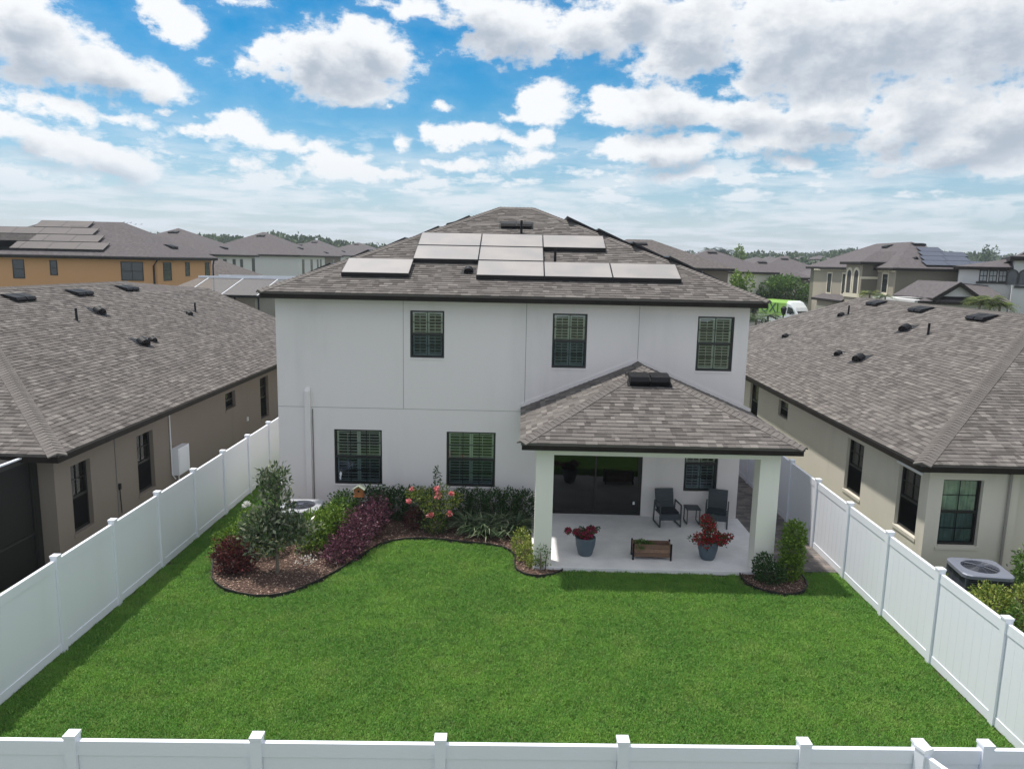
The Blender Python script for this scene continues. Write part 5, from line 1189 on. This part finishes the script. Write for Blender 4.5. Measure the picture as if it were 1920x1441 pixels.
MB().box(TX-.3, TX+.05, TY-.1, 64.9, te-3.2, te-2.9).build('band', M['cream_trim'], tn_)
for k in range(26):
    y_ = TY-.2+k*.6 if k < 5 else (68.9+(k-5)*.42 if k < 24 else 65)
    x_ = TX-.3 if k < 5 else 29.25
    MB().box(x_, x_+.22, y_, y_+.2, te-.22, te-.09).build('bracket', M['cream_trim'], tn_)
for j in range(4):
    for k in range((3,2,2,1)[j]): solar(tn_, P[0], TX+2.6+j*.35+1.9*k-.5+.3, 61.9+j*1.02, j == 0, cell=None if False else None)
for ch in list(tn_.children):
    if ch.name.startswith('solar_panel'):
        for c_ in ch.children:
            if c_.name.startswith('cell'): c_.data = c_.data if c_.data.name == 'cell_blue' else bpy.data.meshes.get('cell_blue') or CELL_MB.mesh('cell_blue', M['solar_blue'])
put(tn_, 'roof_vent', ME_VENT, onplane(TANP[3], TX+3.2, 70.5)); put(tn_, 'roof_vent', ME_VENT, onplane(TANP[0], TX+4.2, 66.9)); put(tn_, 'hood_vent', ME_HOOD, onplane(TANP[0], TX+2.4, 63.6))
# white house at the right edge
WY = 56.0
p0 = at(1800, 503, WY); wx0, wz = p0.x, p0.z
wh = thing('house', 'white two storey house with dark gables and framed windows at the right edge', 'house', (wx0, WY, .8), world=True)
xr = at(1884, 505, WY).x; x_e = at(2060, 505, WY).x
MB().box(wx0, xr, WY, WY+9, .7, wz).build('wall', M['white_stucco'], wh); MB().box(xr, x_e, WY-1.2, WY+9, .7, wz+.75).build('wall', M['white_stucco'], wh)
P = hip_planes(wx0-.4, xr+4, WY-.4, WY+9.4, wz+.15, (wx0+3.2, WY+3.2, wz+.80), (xr+4, WY+3.2, wz+.80)); roof_base([[v for i, v in enumerate(q) if i == 0 or v != q[i-1]] for q in P], wh, 'far_dark_shingle'); MB().box(wx0-.4, xr, WY-.4, WY-.36, wz-.08, wz+.13).box(wx0-.4, wx0-.36, WY-.36, WY+9, wz-.08, wz+.13).build('fascia', M['fascia'], wh)
P = hip_planes(xr-.35, x_e+.4, WY-1.6, WY+9.4, wz+.9, (xr+4, WY+3, wz+1.45), (x_e-4, WY+3, wz+1.45)); roof_base(P, wh, 'far_dark_shingle'); fascia_ring(xr-.34, x_e+.39, WY-1.59, WY+9.3, wz+.88, wh, h=.3)
g0, g1, gp = at(1862, 487, WY+1), at(1956, 487, WY+1), at(1909, 461, WY+1); gable_front(wh, g0.x, g1.x, WY+1.4, g0.z-.2, gp.z-g0.z+.1, 5)
Fq = FRM('front', 0, WY)
ws = MB()
a, b = at(1831, 506, WY), at(1874, 528, WY); uw = (b.x-a.x)/3
M['pane_light'] = mat('pane_light', (.36,.40,.41), .25, spec=.6)
for k in range(3):
    q = far_window(wh, Fq, a.x+uw*k+.04, a.x+uw*(k+1)-.04, b.z, a.z, muntins=True)
    q.children[0].data.materials[0] = M['pane_light']
MB().box(a.x-.06, b.x+.06, WY-.05, WY-.001, a.z, a.z+.12).box(a.x-.12, b.x+.12, WY-.12, WY-.001, b.z-.14, b.z).build('trim', M['bronze'], wh)
Fq2 = FRM('front', 0, WY-1.2); a, b = at(1893, 507, WY-1.2), at(1926, 534, WY-1.2); uw = (b.x-a.x)/2
for k in range(2): arch(wh, Fq2, a.x+uw*(k+.5), b.z, uw*.78, a.z-b.z, name='window', fill='pane_far', trim='bronze', tw=.08)
MB().box(xr+.1, x_e, WY-1.32, WY-1.2, b.z-.2, b.z-.04).build('band', M['bronze'], wh)
# the house stands askew to the street; its low front wing is square to it
wh.rotation_euler = (0, 0, R(-29)); before = set(wh.children)
LY = 50.0; a, b, c_ = at(1745, 553, LY), at(1832, 555, LY), at(1788, 533, LY)
MB().box(a.x-1, b.x+2, LY, WY, .7, b.z-.35).build('wall', M['white_stucco'], wh)
gable_front(wh, a.x+.2, b.x-.2, LY-.3, b.z-.05, c_.z-b.z+.1, 5)
e0, e1, t0 = at(1722, 557, LY-.6), at(1898, 570, LY-.6), at(1850, 531, WY-.3)
P = [[(e0.x, LY-.6, e1.z+.1), (e1.x, LY-.6, e1.z+.1), (t0.x, WY-.02, t0.z), (at(1793, 531, WY).x, WY-.02, t0.z)]]; roof_base(P, wh, 'far_dark_shingle'); MB().box(e0.x, e1.x, LY-.62, LY-.58, e1.z-.12, e1.z+.08).build('fascia', M['fascia'], wh)

for c_ in set(wh.children)-before: c_.matrix_local = Matrix.Rotation(R(29), 4, 'Z') @ c_.matrix_local

# ================================================================ street, van, lamp, planting by the street
M['asphalt'] = mat('asphalt', (.05,.05,.05), .9, col2=(.07,.07,.07), scale=20); M['concrete'] = mat('concrete', (.36,.35,.33), .9, col2=(.3,.29,.27), scale=3); M['turf_far'] = mat('turf_far', (.05,.12,.02), 1, col2=(.09,.16,.03), scale=3, bump=.3)
def strip(name, m_, x0, x1, y0, y1, dz):
    mb = MB(); n = 24
    for i in range(n):
        a, b = y0+(y1-y0)*i/n, y0+(y1-y0)*(i+1)/n; mb.add([(x0,a,zfun(a)+dz),(x1,a,zfun(a)+dz),(x1,b,zfun(b)+dz),(x0,b,zfun(b)+dz)], [(0,1,2,3)])
    o = mb.build(name, m_); o['kind'] = 'structure'; return o
strip('road', M['asphalt'], -60, 60, 46.5, 50 if False else 46.6, -.026)
strip('road', M['asphalt'], 20.5, 27.0, 44, 130, .0); strip('pavement', M['concrete'], 18.3, 19.8, 44, 130, .012); strip('pavement', M['concrete'], 27.0, 28.0, 60, 130, .02)
strip('driveway', M['concrete'], 12, 18.3, 66, 70, .016); strip('verge', M['turf_far'], 10, 18.2, 70.1, 86, .008)
M['van_green'] = mat('van_green', (.27,.50,.09), .35, spec=.6); M['van_white'] = mat('van_white', (.72,.77,.80), .3, spec=.6); M['van_text'] = mat('van_text', (.02,.10,.05), .5); M['tyre'] = mat('tyre', (.01,.01,.01), .8)
VY = 80.0; vp = at(1472, 600, VY)
van = thing('parked_van', 'lime green and white high roof van with dark lettering parked on the street', 'van', (vp.x, VY, zfun(VY)), R(27))
# local: nose towards -Y, side seen from here faces -X
def section(y, w, z0, z1, r_=.25): return [(-w, y, z0), (w, y, z0), (w, y, z1-r_), (w-r_*.6, y, z1), (-w+r_*.6, y, z1), (-w, y, z1-r_)]
def loft(secs, tone=.5):
    mb = MB(); n = len(secs[0]); vs = [v for s_ in secs for v in s_]
    mb.add(vs, [(j*n+i, j*n+(i+1) % n, (j+1)*n+(i+1) % n, (j+1)*n+i) for j in range(len(secs)-1) for i in range(n)]+[tuple(range(n))[::-1], tuple((len(secs)-1)*n+i for i in range(n))]); return mb
loft([section(2.9,.95,1.15,2.62), section(2.8,1.0,1.15,2.70), section(-1.0,1.0,1.15,2.70)]).build('cargo_body', M['van_green'], van)
loft([section(2.9,.97,.35,1.15,.02), section(-1.0,1.0,.35,1.15,.02)]).build('lower_body', M['van_white'], van)
loft([section(-1.0,1.0,.35,2.70), section(-1.5,.98,.35,2.55), section(-2.05,.93,.35,2.05), section(-2.45,.9,.35,1.45,.12), section(-3.0,.86,.4,1.18,.12), section(-3.1,.8,.5,1.0,.1)]).build('cab', M['van_white'], van)
MB().add([(-.82,-1.62,2.42),(.82,-1.62,2.42),(.84,-2.47,1.5),(-.84,-2.47,1.5)], [(3,2,1,0)]).build('windscreen', M['pane_far'], van)
for s_ in (-1, 1): MB().add([(s_*1.005,-1.1,1.4),(s_*.975,-2.15,1.42),(s_*.985,-1.75,2.0),(s_*1.005,-1.2,2.1)], [(0,1,2,3)]).build('side_window', M['pane_far'], van)
for s_ in (-1, 1):
    for y_ in (2.0, -2.1):
        w_ = MB(); w_.tube([(s_*.82, y_, .35), (s_*1.02, y_, .35)], .35, 16); q = w_.build('wheel', M['tyre'], van); MB().tube([(s_*1.0, y_, .35), (s_*1.03, y_, .35)], .2, 12).build('rim', M['alu'], q)
for s_ in (-1, 1): MB().box(s_*.62-.16, s_*.62+.16, -3.09, -3.0, .78, 1.0).build('headlight', M['alu'], van); MB().box(s_*1.12-.06, s_*1.12+.06, -1.75, -1.65, 1.35, 1.65).build('mirror', M['black_metal'], van)
tcu = bpy.data.curves.new('lettering', 'FONT'); tcu.body = 'OXI'; tcu.size = 1.45; tcu.extrude = .01
tob = bpy.data.objects.new('lettering_curve', tcu); COL.objects.link(tob); bpy.context.view_layer.update()
tme = bpy.data.meshes.new_from_object(tob.evaluated_get(bpy.context.evaluated_depsgraph_get())); COL.objects.unlink(tob); bpy.data.objects.remove(tob)
tme.materials.clear(); tme.materials.append(M['van_text'])
lt = place('lettering', tme, van); lt.matrix_local = Matrix(((0,0,-1,-1.012),(-1,0,0,2.6),(0,1,0,1.42),(0,0,0,1)))
# street lamp
lp = at(1468, 600, 60); sl_ = thing('street_lamp', 'black lantern style street lamp in front of the green van', 'street lamp', (lp.x, 60, zfun(60)))
lt_z = at(1468, 583, 60).z-zfun(60)
MB().tube([(0,0,0),(0,0,.5),(0,0,lt_z-.3)], [.09,.06,.05], 8).build('post', M['black_metal'], sl_); MB().lathe([(.05,lt_z-.35),(.16,lt_z-.2),(.25,lt_z+.2),(.22,lt_z+.25),(.05,lt_z+.4)], n=8).build('lantern', M['black_metal'], sl_)
# wheelie bins by the garage
M['bin_blue'] = mat('bin_blue', (.015,.05,.30), .5)
bp_ = at(1527, 567, 76)
def wbin(label, x, y, m_):
    r = thing('wheeled_bin', label, 'bin', (x, y, zfun(y)), group='bins beside the tan garage')
    MB().add([(-.3,-.3,.1),(.3,-.3,.1),(.3,.3,.1),(-.3,.3,.1),(-.38,-.38,1.1),(.38,-.38,1.1),(.38,.38,1.1),(-.38,.38,1.1)], [(0,3,2,1),(4,5,6,7),(0,1,5,4),(1,2,6,5),(2,3,7,6),(3,0,4,7)]).build('bin_body', m_, r)
    MB().box(-.4,.4,-.42,.42,1.1,1.18).build('lid', m_, r); return r
wbin('bright blue wheeled bin beside the garage of the tan house', bp_.x, 76, M['bin_blue']); wbin('black wheeled bin right of the blue bin', bp_.x+.9, 75.6, M['black_metal'])
def tree(label, px, ytop, ybase, Y, w, kind='leaf_mid', seed=1, n=2600, leaf=.28, group=None, nm='street_tree', squash=.8):
    rng = rngs(seed); top = at(px, ytop, Y); zb = zfun(Y); h = top.z-zb; x = top.x; ww = w*Y/1410/2
    r = thing(nm, label, 'tree', (x, Y, zb), group=group, world=True); H = h
    bl = [(x+rng.normal(0, ww*.42), Y+rng.normal(0, ww*.4), zb+H*rng.uniform(.45, .88), ww*rng.uniform(.35, .6), ww*rng.uniform(.35, .6), H*.16*rng.uniform(.8, 1.3)) for _ in range(9)]
    bl.append((x, Y, zb+H*.62, ww*.7, ww*.7, H*.3))
    foliage(rng, bl, n, leaf, leaf*.6, M[kind], 'crown', r, (x, Y, zb), shell=.5, lump=.3, zmin=zb+.2)
    mb = MB().tube([(x,Y,zb),(x,Y,zb+H*.35),(x,Y,zb+H*.7)], [.18,.13,.06], 8)
    for k in range(5): a = k*1.25; mb.tube([(x,Y,zb+H*.35),(x+math.cos(a)*ww*.5,Y+math.sin(a)*ww*.5,zb+H*.65)], [.08,.03], 5)
    mb.build('trunk', M['bark'], r); return r
tree('broad green street tree behind the green van', 1484, 515, 560, 85.5, 92, 'leaf_mid', 201, 4600)
tree('small olive green tree just right of the main roof edge', 1384, 506, 548, 70, 46, 'leaf_lime', 202, 2200)
tree('dark low tree left of the broad street tree', 1416, 545, 580, 86, 44, 'leaf_dark', 203, 1500, .25)
tree('low dark tree in front of the small gabled house', 1444, 543, 580, 86, 44, 'leaf_mid', 204, 1200, .25)
M['frond'] = LM('frond', (.03,.06,.02), (.06,.11,.03), (.13,.19,.07)); M['frond_y'] = LM('frond_y', (.07,.10,.02), (.13,.18,.04), (.24,.26,.09)); M['frond_far'] = LM('frond_far', (.02,.04,.03), (.03,.06,.04), (.05,.08,.06))
def palm(label, px, py, Y, L, n, seed, m_='frond', trunk=True, group=None, nm='palm'):
    rng = rngs(seed); c = at(px, py, Y); zb = zfun(Y); root = thing(nm, label, 'palm', (c.x, Y, zb), group=group, world=True)
    vs, fs, tn = [], [], []
    for i in range(n):
        a = rng.uniform(0, 6.283); e = rng.uniform(-.1, .95); l = L*rng.uniform(.75, 1.1); K = 9; t_ = rng.uniform()
        for k in range(K):
            s_ = (k+.6)/K; hz = l*math.cos(e)*s_; z = c.z+l*math.sin(e)*s_-l*.55*s_*s_; px_, py_ = c.x+math.cos(a)*hz, Y+math.sin(a)*hz
            for sg in (-1, 1):
                q = a+sg*.9; ll = L*.32*(1-abs(s_-.45)); b = len(vs); wv = L*.03
                vs += [(px_-math.cos(a)*wv, py_-math.sin(a)*wv, z), (px_+math.cos(a)*wv, py_+math.sin(a)*wv, z), (px_+math.cos(q)*ll, py_+math.sin(q)*ll, z-ll*.3)]; fs.append((b, b+1, b+2)); tn.append(t_)
    mb = MB(); mb.v, mb.f, mb.t = vs, fs, tn; mb.build('fronds', M[m_], root)
    MB().tube([(c.x,Y,zb),(c.x,Y,c.z)], [L*.08,L*.06], 8).build('trunk', M['bark'], root); return root
palm('feathery small palm left of the street lamp, beside the grey roof', 1440, 592, 52, 1.3, 34, 210, group='small palms by the street')
palm('feathery small palm half hidden behind the edge of the right grey roof', 1418, 598, 51, 1.2, 30, 211, group='small palms by the street')
palm('small round palm in front of the tan house beside its dark wall', 1631, 551, 55, 1.0, 40, 212, 'frond_y')
palm('low dark palm behind the right neighbour roof vent', 1660, 556, 52, .8, 30, 213)
for i, (px, py) in enumerate([(1838, 566), (1858, 562), (1875, 572)]): palm(['yellow green palm over the right grey roof, left of three', 'yellow green palm over the right grey roof, middle of three', 'yellow green palm over the right grey roof, right of three'][i], px, py, 46, 1.1, 40, 214+i, 'frond_y', group='yellow green palms behind the right roof')
for i, px in enumerate((1332, 1346, 1362)): palm(['distant palm on the skyline above the pointed roof, left of three', 'distant palm on the skyline above the pointed roof, middle of three', 'distant palm on the skyline above the pointed roof, right of three'][i], px, 470+i, 190, 3.2, 26, 220+i, 'frond_far', group='palms on the skyline')
tree('pale round skyline tree right of the distant palms', 1386, 462, 490, 210, 26, 'leaf_lime', 230, 700, .7)
tree('round skyline tree standing above the others left of the white gable', 1850, 463, 490, 260, 26, 'leaf_dark', 231, 700, .8)
# far wood along the horizon
M['wood_far'] = LM('wood_far', (.035,.07,.03), (.065,.11,.05), (.12,.17,.08), .9, .1)
def wood(label, spans, seed, n):
    rng = rngs(seed); bl = []
    for (px0, px1, yt0, yt1, Y) in spans:
        px = px0
        while px < px1:
            yt = yt0+(yt1-yt0)*(px-px0)/(px1-px0)+rng.normal(0, 2.2); r_ = rng.uniform(6, 13)*Y/1410; d = rng.normal(0, 12); c = at(px, yt+4, Y+d); z = c.z-r_*.8
            bl.append((c.x, Y+d, z, r_, r_, r_*.8)); bl.append((c.x+rng.normal(0, r_*.6), Y+d+5, z-r_, r_*1.2, r_, r_)); bl.append((c.x+rng.normal(0, r_*.6), Y+d+5, z-r_*2, r_*1.3, r_, r_)); px += rng.uniform(5, 10)
    o = foliage(rng, bl, n, 1.1, .9, M['wood_far'], 'distant_wood', shell=.6, lump=.3, zmin=-5); tag(o, label, 'wood', kind='stuff')
wood('dark line of distant trees along the left horizon', [(-60,30,434,440,260),(255,330,436,440,240),(370,460,438,441,260),(510,620,434,446,250),(600,730,448,458,270),(-60,760,446,462,330)], 240, 60000)
wood('bluish line of distant trees along the right horizon', [(1240,1420,470,472,360),(1390,1500,472,470,300),(1480,1680,474,463,380),(1560,1690,470,466,300),(1760,1860,472,470,300),(1700,2000,476,476,420),(1380,1600,482,484,240)], 241, 60000)
# far estate roofs seen through the trees
for i, (px, py, Y) in enumerate([(1450,488,230),(1480,486,250),(1510,487,260),(1545,486,240),(1425,490,200)]):
    c = at(px, py, Y); hip_house('house', ['far pale house among the trees, left of the group', 'far pale house among the trees, second of the group', 'far pale house among the trees, middle of the group', 'far pale house among the trees, right of the group', 'far dark roofed house nearest of the group among the trees'][i], c.x-3, c.x+3, Y, Y+7, 'cream_stucco', c.z, .35, vents=False, group='far houses among the trees')
# birds over the orange house
for i, (px, py) in enumerate([(230,417),(236,419),(243,418),(252,421),(263,421)]):
    p = at(px, py, 120); b_ = MB().add([(0,0,0),(-.35,.05,.16),(-.2,.2,.05),(.35,.05,.16),(.2,.2,.05),(0,-.25,0),(0,.3,0)], [(0,1,2,6),(0,6,4,3),(0,5,2),(0,4,5)])
    o = b_.build('bird', M['black_metal']); o.location = p; tag(o, ['leftmost of the five tiny birds above the orange house', 'second from the left of the five tiny birds above the orange house', 'middle one of the five tiny birds above the orange house', 'lowest of the five tiny birds, second from the right', 'rightmost of the five tiny birds above the orange house'][i], 'bird', 'birds flying above the orange house')

# ================================================================ air
hz = bpy.data.materials.new('haze'); hz.use_nodes = True; t = hz.node_tree; t.nodes.remove(t.nodes['Principled BSDF'])
pvv = t.nodes.new('ShaderNodeVolumePrincipled'); pvv.inputs['Color'].default_value = (.86,.92,1,1); pvv.inputs['Density'].default_value = HAZE; pvv.inputs['Anisotropy'].default_value = .3
t.links.new(pvv.outputs[0], t.nodes['Material Output'].inputs['Volume'])
if HAZE > 0:
    tag(MB().box(-700, 700, -80, 620, -1.2, 30).build('haze', hz), 'thin bluish air over the whole estate', 'haze', kind='stuff')
for o in bpy.data.objects:
    if '_o' in o: del o['_o']
